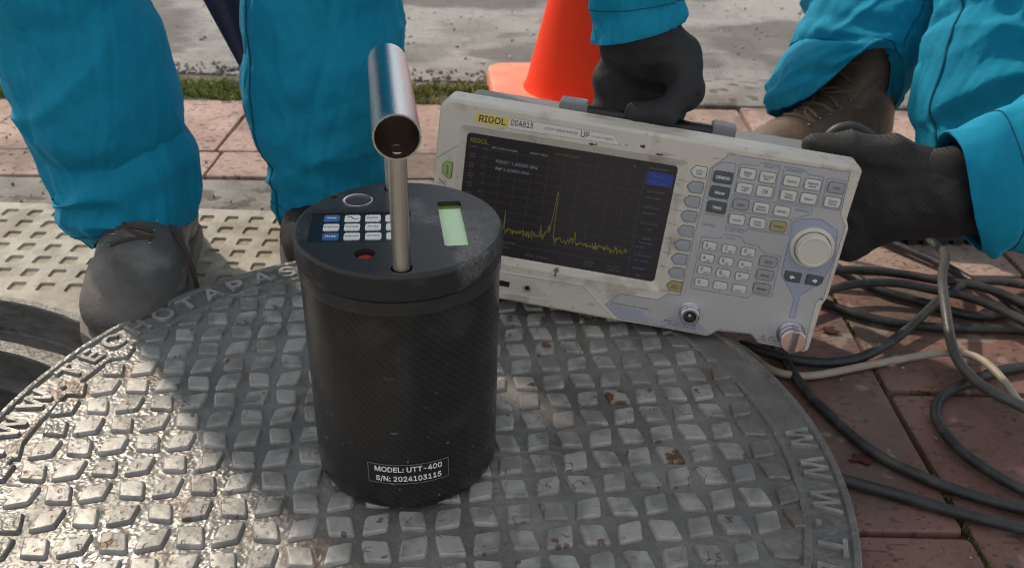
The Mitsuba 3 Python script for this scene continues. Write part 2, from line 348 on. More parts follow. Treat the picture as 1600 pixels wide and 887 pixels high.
def loft(rows, nz, nt, folds=(), amp=.0025, seed=0, yr=.95, hem=None, z_lo=None, thick=True, gather=0.0):
    """rows (cx, cy, cz, half width) from the top down -> a cloth tube with creases"""
    R = np.array(rows, float)[::-1]; s = np.r_[0, np.cumsum(np.linalg.norm(np.diff(R[:, :3], axis=0), axis=1))]
    S = np.linspace(0, s[-1], nz); C = PchipInterpolator(s, R)(S)
    t = np.linspace(0, 2 * np.pi, nt, endpoint=False); TH, SS = np.meshgrid(t, S)
    tan = np.gradient(C[:, :3], axis=0); tan /= np.linalg.norm(tan, axis=1)[:, None]
    ax = np.cross(np.array([0, 1., 0]), tan); ax /= np.linalg.norm(ax, axis=1)[:, None]; ay = np.cross(tan, ax)
    disp = np.zeros_like(TH)
    for (t0, s0, L, slope, w, a) in folds:
        dt = (TH - t0 + np.pi) % (2 * np.pi) - np.pi
        ds = SS - s0 - slope * dt
        disp += a * np.exp(-(np.abs(ds) / w) ** 1.3 - (dt / L) ** 2) - .5 * a * np.exp(-((ds - 1.9 * w) / (1.1 * w)) ** 2 - (dt / L) ** 2)
    rv = np.random.default_rng(seed + 40)
    for _ in range(16):
        t0, s0, sl_, hl, a, w = rv.uniform(0, 2 * np.pi), rv.uniform(.02, .40), rv.uniform(-2.2, 2.2), rv.uniform(.04, .12), rv.choice([-1, 1, 1]) * rv.uniform(.0012, .0032), rv.uniform(.05, .11)
        dt = (TH - t0 - sl_ * (SS - s0) + np.pi) % (2 * np.pi) - np.pi; disp += a * np.exp(-(np.abs(dt) / w) ** 1.2 - ((SS - s0) / hl) ** 2)
    q = np.stack([np.cos(TH) * 2.2 + seed * 7.3, np.sin(TH) * 2.2, SS * 13], -1)
    disp += amp * 2 * (meshkit.fbm(q, 3, seed) - .5)
    q2 = np.stack([np.cos(TH + SS * 3) * 3.1, np.sin(TH + SS * 3) * 3.1 + seed * 3.1, SS * 16], -1)
    rid = 1 - np.abs(2 * meshkit.noise(q2, seed + 5) - 1)
    disp += amp * 1.3 * (rid ** 3) * np.exp(-SS / .25)
    q3 = np.stack([np.cos(TH + SS * 5) * 4.5 + seed, np.sin(TH + SS * 5) * 4.5, SS * 9 + seed], -1); disp += .0020 * (1 - np.abs(2 * meshkit.noise(q3, seed + 9) - 1)) ** 6
    q4 = np.stack([np.cos(TH - SS * 4) * 6, np.sin(TH - SS * 4) * 6 + seed, SS * 7], -1); disp -= .0016 * (1 - np.abs(2 * meshkit.noise(q4, seed + 12) - 1)) ** 6
    r = C[:, 3:4] + disp
    V = C[:, None, :3] + ax[:, None] * (r * np.cos(t))[..., None] + ay[:, None] * (yr * r * np.sin(t))[..., None]
    if hem is not None: V[..., 2] += hem(TH, SS)
    rings = [V[k] for k in range(nz)]
    if thick:
        c0 = C[0, :3]; inner = V[0] * .965 + c0 * .035; up = V[6] * .95 + C[6, :3] * .05
        rings = [up, inner + [0, 0, .0006], ] + rings
    m = strips(rings)
    return m, V, TH, SS

# ------------------------------------------------------------------ ground and pavement
MC = np.array([-0.600, 0.440])                        # open manhole
big = Polygon([(-40, -12), (40, -12), (40, 60), (-40, 60)], [list(Point(*MC).buffer(.3462, quad_segs=64).exterior.coords)])
struct('ground', tri_poly(big, -.024), 'm_soil')
struct('road', bx(-40, 40, 1.60, 60, -.03, -.006), 'm_asphalt')
struct('pavement', tri_poly(Polygon([(-3, -1.5), (3, -1.5), (3, 1.62), (-3, 1.62)], [list(Point(*MC).buffer(.3464, quad_segs=64).exterior.coords)]), -.010), 'm_soil')
sl = .055
def slab(x0, x1, y0, y1, mat, name='paver', j=.0018, zt=0.0, r=.004, bev=.003):
    w = lambda x, y: (x + rng.uniform(-.0015, .0015), y + sl * (x + .4) * (1 if y > 1.05 else .4) + rng.uniform(-.0015, .0015))
    xs = np.linspace(x0 + j, x1 - j, 3); ys = np.linspace(y0 + j, y1 - j, 3)
    ring = [w(x, ys[0]) for x in xs] + [w(xs[-1], ys[1])] + [w(x, ys[-1]) for x in xs[::-1]] + [w(xs[0], ys[1])]
    m = prism(Polygon(ring), -.02, 0, bev, r=r, rs=2)
    a, b = rng.uniform(-.006, .006, 2); c = m.vertices[:, :2].mean(0)
    m.vertices[:, 2] += zt + rng.uniform(-.0012, .0012) + (m.vertices[:, :2] - c) @ [a, b]
    obj(name, m, mat, 'pavement', smooth=35)
for xs, y0, y1, mats in ((np.r_[-1.54, -1.175, -.81, -.435, -.07, .29, .62, .98, 1.34], 1.118, 1.213, TILE[:2]), (np.r_[-1.57, -1.19, -.813, -.445, -.08, .20, .385, .74, 1.10, 1.46], 1.213, 1.437, TILE[:2])):
    for i in range(len(xs) - 1):
        slab(xs[i], xs[i + 1], y0, y1 + (.0 if xs[i] < .1 or y1 < 1.3 else .0), mats[i % 2])
for i, (a, b) in enumerate(((-1.5, -.92), (-.92, -.30), (-.30, .12))): slab(a, b, 1.008, 1.118, 'm_curb', 'edging_stone', bev=.004)
# right hand field
for a, b, joints in ((.12, .362, (.02, .245, .475, .70, .93, 1.118)), (.362, .61, (-.04, .19, .432, .657, .885, 1.118)), (.61, .86, (.08, .31, .54, .77, 1.0, 1.118)), (.86, 1.11, (.2, .43, .66, .89, 1.118))):
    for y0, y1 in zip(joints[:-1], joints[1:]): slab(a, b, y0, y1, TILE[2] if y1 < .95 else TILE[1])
for i, (a, b) in enumerate(((.10, .52), (.52, 1.0), (1.0, 1.5))): slab(a, b, 1.437, 1.60, 'm_curb', 'edging_stone', zt=.004, bev=.006)
# moss in the right hand joints
def moss():
    vs, fs = [], []
    for _ in range(1500):
        if rng.random() < .6: x, y = .362 + .03 * (.6 - rng.uniform(.3, .95)) * 0 + rng.normal(0, .0012), rng.uniform(.35, .95)
        else: x, y = rng.uniform(.362, .6), .657 + rng.normal(0, .001) + sl * .4 * .85
        if meshkit.noise(np.array([[x * 40, y * 40, 0]]), 4)[0] < .45: continue
        h = rng.uniform(.0012, .0035); a = rng.uniform(0, 6.28); d = np.array([math.cos(a), math.sin(a), 0]) * h * .8
        c = np.array([x, y, -.0035]); k = len(vs); vs += [c - d, c + d, c + [d[1] * .5, -d[0] * .5, h + .002]]; fs.append([k, k + 1, k + 2])
    return mesh(vs, fs)
k = obj('moss', moss(), 'm_moss', kind='stuff'); labels[k].update(label='thin yellow green moss in the joints of the dark red pavers', category='moss')
# grass verge
struct('verge', prism(Polygon([(-2.5, 1.425 + sl * -2.1), (.10, 1.437 + sl * .5), (.10, 1.575), (-2.5, 1.56)]), -.02, -.001, .004), 'm_soil')
def grass():
    vs, fs, mt = [[], [], []], [[], [], []], 0
    for _ in range(11000):
        x = rng.uniform(-1.35, .09); y = 1.437 + sl * (x + .4) + rng.uniform(-.004, .098) ** 1.0
        if meshkit.fbm(np.array([[x * 9, y * 30, 0]]), 3, 2)[0] < .47 + .25 * max(0, (y - 1.50) / .05): continue
        i = rng.choice(3, p=[.5, .34, .16]); h = rng.uniform(.006, .019); a = rng.uniform(0, 6.28); w = rng.uniform(.0012, .0022)
        d = np.array([math.cos(a), math.sin(a), 0]); e = np.array([-d[1], d[0], 0]) * rng.uniform(.2, .9) * h
        c = np.array([x, y, -.002]); k = len(vs[i]); vs[i] += [c - d * w, c + d * w, c + e * .5 + [0, 0, h * .65] + d * w * .7, c + e * 1.3 + [0, 0, h]]; fs[i] += [[k, k + 1, k + 2], [k, k + 2, k + 3]]
    return [mesh(v, f) for v, f in zip(vs, fs)]
labels['grass'] = {'label': 'strip of short worn green grass between pavers and road', 'category': 'grass', 'kind': 'stuff'}
for i, m in enumerate(grass()): scene['grass__%03d' % (i + 1)] = mikit.ply(m, 'm_grass%d' % i)
def pebbles():
    base = trimesh.creation.icosphere(0); ms = []
    for _ in range(1500):
        u = rng.random()
        if u < .62: x, y, s, z = rng.uniform(-1.3, .25), rng.uniform(1.53, 1.66), rng.uniform(.0015, .006), -.004
        elif u < .9: x, y, s, z = rng.uniform(-1.5, 1.5), rng.uniform(1.6, 2.3), rng.uniform(.0015, .005), -.006
        elif u < .95: x, y, s, z = rng.uniform(-.9, .1), rng.uniform(1.0, 1.25), rng.uniform(.001, .003), .001
        else: x, y, s, z = rng.uniform(.3, .62), rng.uniform(.4, 1.0), rng.uniform(.0008, .002), 0
        m = base.copy(); m.vertices = m.vertices * (s * rng.uniform(.5, 1.2, 3)) * (1 + rng.uniform(-.2, .2, (12, 1))) + [x, y, z + s * .2]; ms.append(m)
    return cat(ms)
k = obj('gravel', pebbles(), 'm_pebble', kind='stuff'); labels[k].update(label='loose grit and small stones along the road edge', category='gravel')

# beige surround plate with recessed pockets
pl = sbox(-1.45, .30, -.10, 1.006).difference(Point(*MC).buffer(.347, quad_segs=48))
px, py = .0308, .0291; holes = []
for i in range(-32, 20):
    for j in range(-24, 6):
        x, y = -.567 + px * i - .0006 * j, .863 + py * j
        h = affinity.skew(rrect(.0165 + rng.uniform(-.001, .001), .0178 + rng.uniform(-.001, .001), .003, q=2), xs=rng.uniform(-4, 4)); h = affinity.translate(h, x, y)
        if pl.buffer(-.004).contains(h) and (y > .68 or x < -.9): holes.append(h)
t = thing('surround_plate', 'beige plate with rows of square pockets under the grey boot', 'plate')
ply_ = pl
hp = Polygon(pl.exterior.coords, [list(r.coords) for r in pl.interiors] + [list(h.exterior.coords) for h in holes])
top = tri_poly(hp, .006)
walls = []
for h in holes:
    p = ring_pts(h); walls.append(strips([np.c_[p, np.full(len(p), .006)], np.c_[inset(p, .0008), np.full(len(p), .0028)]]))
ex = np.array(pl.exterior.coords)[:-1]; walls.append(strips([np.c_[ex, np.full(len(ex), .006)], np.c_[ex, np.full(len(ex), -.02)]]))
obj('slab', cat([top] + walls), 'm_plate', t)
obj('pocket_floor', tri_poly(Polygon(pl.buffer(-.003).exterior.coords, [list(r.coords) for r in pl.buffer(-.003).interiors]), .003), 'm_plate_dirt', t)

# open manhole on the left
t = thing('open_manhole', 'dark iron ring of the open manhole at left edge', 'manhole')
prof = [(.347, -.02), (.3465, .006), (.345, .0085), (.338, .0085), (.336, .006), (.334, -.026), (.332, -.029), (.318, -.030), (.316, -.027), (.302, -.028), (.300, -.032), (.299, -.062), (.285, -.064), (.283, -.12)]
fr = lathe(prof, 160, (*MC, 0)); fr.vertices[:, 2] += .0012 * (meshkit.noise(fr.vertices * 60, 3) - .5); obj('ring', fr, 'm_ring', t, smooth=40)
struct('manhole_shaft', cat([lathe([(.283, -.12), (.30, -1.2)], 64, (*MC, 0)), tri_poly(Point(*MC).buffer(.31), -1.15)]), 'm_shaft')

# ------------------------------------------------------------------ manhole cover
C0 = np.array([-.0763, .5082]); ZC = .05
t = thing('manhole_cover', 'round grey cast iron cover with raised diamond studs and rim lettering', 'manhole cover')
prof = [(.0005, .0470), (.06, .0470), (.12, .0470), (.18, .0470), (.24, .0470), (.2925, .0470), (.2935, .0490), (.2945, .0497), (.2980, .0497), (.2990, .0490), (.3000, .0470), (.3250, .0470), (.3262, .0494), (.3270, .05), (.3303, .05), (.3315, .0488), (.3318, .016), (.328, .012), (.0005, .012)]
cv = lathe(prof, 256, (*C0, 0)); obj('plate', cv, 'm_iron', t, smooth=40)
A, B = np.array([24.75, 3.5]) / 1000, np.array([3.5, -24.75]) / 1000; O = np.array([-.1702, .477])
fw = np.array([0, .86037, -.50967]); up = np.array([-.032294, .509403, .859922]); rt = np.cross(fw, up)
disc = Point(*C0).buffer(.2962, quad_segs=64)
def on_screen(x, y, z=ZC):
    d = np.array([x, y, z]) - CAM; zz = d @ fw; u, v = 800 + 1368.2 * (d @ rt) / zz, 443.5 - 1368.2 * (d @ up) / zz
    return zz > 0 and -15 < u < 1615 and -15 < v < 905
cand = []
for i in range(-16, 24):
    for j in range(-16, 24):
        c = O + A * i + B * j
        if np.hypot(*(c - C0)) > .310: continue
        hide = (abs(c[0] + .0759) < .07 and c[1] > .50 and c[1] < .75) 
        cand.append((not on_screen(*c) or hide, c[1], i, j, c))
cand.sort(key=lambda a: (a[0], a[1]))
ex, ey = A / np.linalg.norm(A), -B / np.linalg.norm(B); rest, nst = [], 0
for hid, _, i, j, c in cand:
    sgn = 1 if (i + j) % 2 == 0 else -1
    h = .0082 * rng.uniform(.95, 1.05); k = .165 * rng.uniform(.8, 1.2) * sgn
    P4 = [c + ex * (a * h - b * k * h) + ey * (b * h - a * k * h) + rng.uniform(-.0003, .0003, 2) for a, b in ((-1, -1), (1, -1), (1, 1), (-1, 1))]
    poly = Polygon(P4).intersection(disc)
    if poly.is_empty or poly.area < 2e-5: continue
    r = min(.0016, math.sqrt(poly.area) * .1); poly = poly.buffer(-r).buffer(r, quad_segs=2).simplify(.0001)
    if poly.geom_type != 'Polygon' or poly.is_empty: continue
    p = ring_pts(poly); wav = lambda q: q + rng.uniform(-.00012, .00012, q.shape)
    lv = [(-.0011, .0466), (-.0006, .0482), (-.0001, .0493), (.0004, ZC - .0002), (.0010, ZC)]
    R = [np.c_[wav(inset(p, d)), np.full(len(p), z)] for d, z in lv]
    tp = R[-1].copy(); ctr = tp.mean(0); n = len(p)
    tops = mesh(np.vstack([tp, ctr]), [[q, (q + 1) % n, n] for q in range(n)])
    m = cat([strips(R), tops]); m.merge_vertices()
    if np.hypot(*(c - C0)) < .27 : m.vertices[:, 2] += rng.uniform(-.0002, .0002)
    mat = 'm_stud_rust' if rng.random() < (.07 if c[0] > -.07 and c[1] > .5 else .012) else 'm_stud'
    if np.hypot(*(c - C0)) > .275 : mat = 'm_iron'
    if nst < 300: obj('stud', m, mat, t, smooth=50); nst += 1
    else: rest.append(m)
obj('outer_studs', cat(rest), 'm_stud', t, smooth=50, kind='stuff')
def rim_letter(ch, deg, sx=1.0, h=.0192):
    m = text(ch, h, .0042, True, center=True, sx=sx); m.apply_translation((0, h / 2, 0)); a = math.radians(deg); u = np.array([math.cos(a), math.sin(a), 0]); x = np.array([math.sin(a), -math.cos(a), 0])
    m.apply_transform(frame(np.array([*C0, .0458]) + u * .3030, x, u, (0, 0, 1))); obj('letter', m, 'm_stud', t)
for ch, d in zip('WWW', (183.2, 176.8, 170.5)): rim_letter(ch, d, 1.0)
for ch, d in zip('.TECHOTAPAS', (166.4, 162.9, 158.4, 153.8, 148.9, 143.9, 139.2, 134.3, 129.7, 124.7, 119.9)): rim_letter(ch, d, 1.05)
for ch, d in zip('WWW', (6.4, .1, -6.3)): rim_letter(ch, d, 1.0)
for ch, d in zip('.TECHO', (-10.6, -14.3, -19.0, -23.7, -28.5, -33.2)): rim_letter(ch, d, 1.05)

# ------------------------------------------------------------------ canister
t = thing('probe_canister', 'black carbon fibre canister with keypad lid and steel handle on the cover', 'canister')
ZL = .242; co = (CX, CY, 0)
obj('body', lathe([(.0005, .0505), (.064, .0505), (.0658, .0515), (.0668, .0535), (.0672, .060), (.0672, .12), (.0672, .18), (.0672, .213)], 160, co), 'm_carbon', t, smooth=40)
obj('collar', lathe([(.0660, .2125), (.0676, .2128), (.0681, .2138), (.0681, .2222), (.0660, .2236)], 160, co), 'm_collar', t, smooth=40)
ang = math.radians(-9.5)
lm = rotz(math.radians(6.5), (CX, CY, 0))
cutters = {}
pan = affinity.translate(affinity.rotate(rrect(.066, .0455, .002), 6.0, origin=(0, 0)), -.0252, -.0042)
lcd = affinity.translate(affinity.rotate(rrect(.0162, .0655, .002), 9.5, origin=(0, 0)), .0352, .0052)
redh = Point(-.0160, -.0417).buffer(.0066, quad_segs=8); grl = Point(-.0330, .0337).buffer(.0102, quad_segs=10); sml = Point(-.0497, .0385).buffer(.0023, quad_segs=5)
ph1 = Point(.0090, -.0580).buffer(.0067, quad_segs=8); ph2 = Point(-.0112, .0562).buffer(.0067, quad_segs=8)
lidp = Point(0, 0).buffer(.0665, quad_segs=40)
face = Polygon(lidp.exterior.coords, [list(q.exterior.coords) for q in (pan, lcd, redh, grl, sml, ph1, ph2)])
def hole_wall(poly, d, z=ZL): p = ring_pts(poly); return strips([np.c_[p, np.full(len(p), z)], np.c_[inset(p, .0004), np.full(len(p), z - d)]])
lw = [tri_poly(face, ZL)] + [hole_wall(q, d) for q, d in ((pan, .0018), (lcd, .0045), (redh, .006), (grl, .0015), (sml, .004), (ph1, .006), (ph2, .006))]
lidm = cat(lw); lidm.apply_translation(co)
obj('lid', cat([lathe([(.0664, .2236), (.0684, .2237), (.0689, .2246), (.0689, .2385), (.0685, .2403), (.0677, .2415), (.0665, .2420)], 160, co), lidm]), 'm_lid', t, smooth=25)
def lidpart(name, poly, z0, z1, mat, bev=0, parent=None):
    m = prism(poly, z0, z1, bev); m.apply_translation(co); return obj(name, m, mat, parent or t)
kp = lidpart('keypad', pan.buffer(.0005), ZL - .004, ZL - .0017, 'm_key_panel')
rows_ = [[(-45.9, 7.2), (-32.3, 8.2), (-18.8, 9.6), (-5.4, 10.8)], [(-43.9, -5.8), (-30.4, -4.4), (-16.8, -3.0), (-3.2, -1.7)], [(-41.8, -18.9), (-28.3, -17.5), (-14.7, -16.0), (-1.2, -14.7)]]
cap = [['Mute', '~', 'Radiar', 'Loc'], ['Chance', 'Muldat', 'Turist', 'Set'], ['Mode', 'Pseudo', 'Closed', 'Mar']]
for r_ in range(3):
    for c_ in range(4):
        x, y = np.array(rows_[r_][c_]) / 1000; blue = c_ == 0 and r_ != 1
        q = affinity.translate(affinity.rotate(rrect(.0103, .0090, .0016), 6, origin=(0, 0)), x, y)
        b = lidpart('button', q, ZL - .0017, ZL - .0007, 'm_key_blue' if blue else 'm_key_white', .0003, kp)
        if cap[r_][c_] != '~':
            m = text(cap[r_][c_], .0019, .0002, True, center=True, rot=math.radians(6), at=(x + CX, y + CY), z=ZL - .0007); 
            w = m.bounds[1, 0] - m.bounds[0, 0]
            obj('button_text', m, 'm_white_print' if blue else 'm_grey_print', kp)
        else:
            m = polyline_strip([(x + CX - .004, y + CY + .002), (x + CX - .001, y + CY + .0012), (x + CX + .001, y + CY - .0014), (x + CX + .0042, y + CY - .0016)], .0006, ZL - .0007, ZL - .0005)
            obj('button_text', m, 'm_black', kp)
lidpart('display', lcd.buffer(.0005), ZL - .007, ZL - .0035, 'm_lcd')
dk = affinity.translate(affinity.rotate(rrect(.0145, .0045, .0005), 9.5, origin=(0, 0)), .0302, .0345); lidpart('display_band', dk, ZL - .0036, ZL - .0032, 'm_lcd_dark')
lidpart('power_button', Point(-.0160, -.0417).buffer(.0056), ZL - .008, ZL - .0035, 'm_red', .001)
gr = lidpart('speaker_mesh', Point(-.0330, .0337).buffer(.0088), ZL - .003, ZL - .0006, 'm_mesh')
obj('speaker_ring', lathe([(.0104, ZL - .002), (.0104, ZL + .0006), (.0098, ZL + .0009), (.0087, ZL + .0004), (.0085, ZL - .002)], 40, (CX - .0330, CY + .0337, 0)), 'm_chrome', t, smooth=40)
for x, y in ((.0090, -.0580), (-.0112, .0562), (-.0497, .0385)):
    obj('socket', lathe([(.0003, ZL - .0055), (.008 if x > -.04 else .002, ZL - .0056)], 24, (CX + x, CY + y, 0)), 'm_hole', t)
pa, pb = np.array([CX + .0090, CY - .0580]), np.array([CX - .0112, CY + .0562]); dv = (pb - pa) / np.linalg.norm(pb - pa)
ta, tb = np.array([*(pa - dv * .0135), .3305]), np.array([*(pb + dv * .009), .3300])
def annulus(c, n_, r0, r1, r2=None):
    u_ = np.cross(n_, [0, 0, 1.]); u_ /= np.linalg.norm(u_); w_ = np.cross(u_, n_); a_ = np.linspace(0, 2 * np.pi, 48, endpoint=False)
    return strips([c + r * (np.cos(a_)[:, None] * u_ + np.sin(a_)[:, None] * w_) for r in (r0, r1)])
d3 = np.array([*dv, 0.])
hd = obj('handle', cat([tube([ta, (ta + tb) / 2, tb], .0133, 64, False), annulus(ta, d3, .0133, .0123), annulus(tb, d3, .0133, .0123)]), 'm_steel', t, smooth=40)
obj('bore', cat([tube([ta, (ta + tb) / 2, tb], .0123, 48, False), annulus(tb - d3 * .004, d3, .0123, .0001)]), 'm_bore', hd, smooth=40)
for q in (pa, pb):
    po = obj('post', tube([(*q, ZL - .0055), (*q, .28), (*q, .3185)], .0055, 32), 'm_steel', t, smooth=40)
    obj('weld', lathe([(.0057, .3145), (.0066, .3165), (.0062, .3185)], 24, (*q, 0)), 'm_steel', t, smooth=60)
# rating label on the curved side
def bend(m, r, a0):
    m = m.copy(); v = m.vertices; th = a0 + v[:, 0] / r; rr = r + v[:, 2]; m.vertices = np.c_[CX + rr * np.sin(th), CY - rr * np.cos(th), v[:, 1]]; return m
grid = trimesh.creation.box((.0575, .0185, .0004)); 
def lab():
    n = 16; xs = np.linspace(-.0288, .0288, n); R = []
    for z, y0, y1 in ((0, -.0092, .0092), (.0004, -.0091, .0091)): R.append((z, y0, y1))
    vs, fs = [], []
    for x in xs: vs += [(x, -.0092, .0005), (x, .0092, .0005), (x, -.0092, -.001), (x, .0092, -.001)]
    for i in range(n - 1):
        a, b = 4 * i, 4 * i + 4
        fs += [[a, b, b + 1], [a, b + 1, a + 1], [a + 2, b + 2, b], [a + 2, b, a], [a + 1, b + 1, b + 3], [a + 1, b + 3, a + 3]]
    return mesh(vs, fs)
LA, LZ = math.radians(7.8), .0842
lb = bend(lab(), .0672, LA); lb.vertices[:, 2] += LZ; lk = obj('rating_label', lb, 'm_black', t)
from shapely.geometry import LineString
brd = polyline_strip([(-.0280, -.0084), (.0280, -.0084), (.0280, .0084), (-.0280, .0084)], .00022, .0005, .0007, True)
brd = brd.subdivide_to_size(.004); b_ = bend(brd, .0672, LA); b_.vertices[:, 2] += LZ; obj('label_border', b_, 'm_grey_print', lk)
for s_, y in (('MODEL: UTT-400', .0022), ('S/N: 2024103115', -.0061)):
    m = text(s_, .0043, .0002, True, center=True, at=(0, y + .00215), z=.0006)
    w = m.bounds[1, 0] - m.bounds[0, 0]; m.vertices[:, 0] *= (.0465 if 'M' in s_[:1] else .0455) / w
    m = bend(m, .0672, LA); m.vertices[:, 2] += LZ; obj('label_text', m, 'm_white_print', lk)

# ------------------------------------------------------------------ spectrum analyser
AR = np.array([[0.9867, 0.09549, -0.13152], [-0.14137, 0.105, -0.98437], [-0.08019, 0.98988, 0.1171]]); AO = np.array([-0.0848, 0.7167, 0.0748])
AM = np.eye(4); AM[:3, :3] = AR; AM[:3, 3] = AO
t = an = thing('spectrum_analyser', 'off white spectrum analyser with dark screen held on the manhole cover', 'measuring instrument')
def mm(pts): return [(x / 1000, y / 1000) for x, y in pts]
def AL_(name, ms, mat, parent=None):
    for m in ms: A_(name, m, mat, parent)
def A_(name, m, mat, parent=None, smooth=False, **k): return obj(name, xf(m, AM), mat, parent or an, smooth=smooth, **k)
OUT = Polygon(mm([(3, 0), (74, 0), (186, -.9), (232, -.4), (272, -.6), (280, 6.8), (309.7, 8.8), (318, 1.6), (360.5, .4), (364, 3.5), (364.2, 51), (367, 57.8), (366.8, 124.6), (363.2, 132.7), (363.9, 175.8), (361, 179.6), (7, 182.6), (.3, 175.5), (0, 3)]))
OUT = OUT.buffer(-.0042, quad_segs=6).buffer(.0084, quad_segs=6).buffer(-.0042, quad_segs=6).simplify(.00003)
REC = rrect(.2005, .1245, .004, .1203, .0990); SCR = rrect(.1862, .1100, .003, .1198, .0988)
po_ = ring_pts(OUT); bz = []
lv = [(0.0015, -.034), (0, -.031), (0, -.0035), (.0007, -.0015), (.0019, -.0004), (.0034, 0)]
R = [np.c_[inset(po_, d) if d else po_, np.full(len(po_), z)] for d, z in lv]; bz.append(strips(R))
cap_ = Polygon(R[-1][:, :2]).buffer(0).difference(REC)
bz.append(tri_poly(cap_, 0))
a_, b_ = ring_pts(REC), ring_pts(SCR); k0 = len(a_)
bz.append(strips([np.c_[a_, np.full(k0, 0)], np.c_[inset(a_, .0006), np.full(k0, -.0006)], np.c_[inset(b_, -.0010), np.full(k0, -.0032)], np.c_[b_, np.full(k0, -.0045)]]))
bz.append(tri_poly(Polygon(R[0][:, :2]), -.034))
A_('bezel', cat(bz), 'm_bezel', smooth=30)
A_('case', cat([prism(rrect(.348, .156, .008, .181, .088), -.128, -.0338, .0), ]), 'm_body', smooth=30)
A_('case_back', prism(rrect(.344, .152, .008, .181, .088), -.131, -.1275), 'm_body')
for x in (.03, .33):
    A_('foot', prism(rrect(.022, .008, .002, x, .0065), -.118, -.085), 'm_black')
sc_ = A_('screen', tri_poly(SCR.buffer(.001), -.0040), 'm_screen')
zs = -.0039
# screen graphics (lit marks of the display)
gl = []
X0, X1, Y0, Y1 = 45, 186, 63, 142
for i in range(11): x = X0 + (X1 - X0) * i / 10; gl.append(polyline_strip(mm([(x, Y0), (x, Y1)]), .00022, zs, zs + .0001))
for i in range(11): y = Y0 + (Y1 - Y0) * i / 10; gl.append(polyline_strip(mm([(X0, y), (X1, y)]), .00022, zs + .00012, zs + .0002))
gl += [polyline_strip(mm([(187.5, 45), (187.5, 152)]), .0003, zs + .00022, zs + .0003), polyline_strip(mm([(42, 56), (187, 56)]), .0003, zs + .00022, zs + .0003)]
for i in range(1, 7): gl.append(polyline_strip(mm([(188, 146 - 15.2 * i), (212, 146 - 15.2 * i)]), .0002, zs, zs + .0001))
A_('screen_grid', cat(gl), 'm_scr_grid', sc_)
r2 = np.random.default_rng(11); xs = np.arange(46, 185, .55); tr = []
for x in xs:
    y = 69.5 + r2.normal(0, 1.9) - .012 * (x - 46)
    pk = 46 * math.exp(-((x - 113.8) / 1.7) ** 2) if x < 114.2 else 46 * math.exp(-((x - 113.8) / .8) ** 2)
    sh = 9 * math.exp(-((x - 109.5) / 1.6) ** 2) + 15 * math.exp(-((x - 103.4) / .35) ** 2) + 15 * math.exp(-((x - 134.8) / .35) ** 2) + 18 * math.exp(-((x - 69.2) / .35) ** 2)
    tr.append((x, y + pk + sh))
A_('screen_trace', polyline_strip(mm(tr), .0006, zs + .0003, zs + .0004), 'm_scr_yellow', sc_)
tx = lambda s, x, y, h, b=False, c=None: text(s, h / 1000, .0001, b, center=c, at=(x / 1000, y / 1000), z=zs + .0003)
AL_('screen_text', ([tx('FREQT: 1.00000 GHz', 54.5, 131, 2.7), tx('Ref 1.22000 GHz', 54.8, 124.6, 2.7), tx('REF 0.000 0.00dBm', 49.5, 143.4, 1.8), tx('MDSK 0.00m', 84, 144.0, 1.8)]), 'm_scr_text', sc_)
dim = [tx('Ladafin', 29.5, 142.0, 1.6), tx('41.03', 41, 141.2, 1.4), tx('MEASUREMENT', 189, 148.3, 1.7), tx('ACTION 300 000', 62, 56.6, 1.7), tx('SCTM +1.230 ms', 92, 47.8, 1.9), tx('0.00ms', 147, 51.2, 1.7), tx('3.2 ms', 147, 48.2, 1.7), tx('001/1001', 169, 50.8, 1.7), tx('1.000 ms', 169, 47.4, 1.7), tx('1000 a', 69, 52.0, 1.6), tx('Power Source', 190.5, 127.4, 1.8), tx('Quasi Label', 190, 121.6, 1.8), tx('Peak Search', 190.5, 112.6, 1.8), tx('Resolution', 190.5, 107, 1.8), tx('Band Double', 190.5, 97.4, 1.8), tx('OFF', 197, 91.5, 1.8), tx('Module', 194, 83, 1.8), tx('Threshold', 192, 78.6, 1.8), tx('Pw Screening', 190, 66.5, 1.8), tx('Last Page', 191, 53.5, 1.8), tx('ESC', 196, 46.8, 1.5)]
for i, s_ in enumerate(('-10', '-20', '-30', '-40', '-50', '-60', '-70')): dim.append(tx(s_, 40.5, 133.5 - 8 * i, 1.5))
for i in range(5): dim.append(polyline_strip(mm([(31.5, 136 - 9 * i), (34.5, 136 - 9 * i), (34.5, 132.6 - 9 * i), (31.5, 132.6 - 9 * i)]), .0003, zs, zs + .0001, True))
AL_('screen_small_text', (dim), 'm_scr_dim', sc_)
AL_('screen_caption', ([tx('RIGOL', 29.3, 146.2, 3.9, True), tx('DSA FREQ Domain', 106, 147.0, 1.8), tx('Er', 175, 147.4, 2.2)]), 'm_scr_yellow', sc_)
A_('screen_highlight', prism(Polygon(mm([(188.2, 134), (211, 134), (211, 146), (188.2, 146)])), zs, zs + .0001), 'm_scr_blue', sc_)
AL_('screen_blue_text', ([tx('Position', 193.5, 141.4, 1.9), tx('2.000 000000', 189.6, 136, 1.9), tx('01.000', 190, 74.6, 1.7), tx('ON   80.00', 191, 61, 1.9)]), 'm_scr_bluetext', sc_)
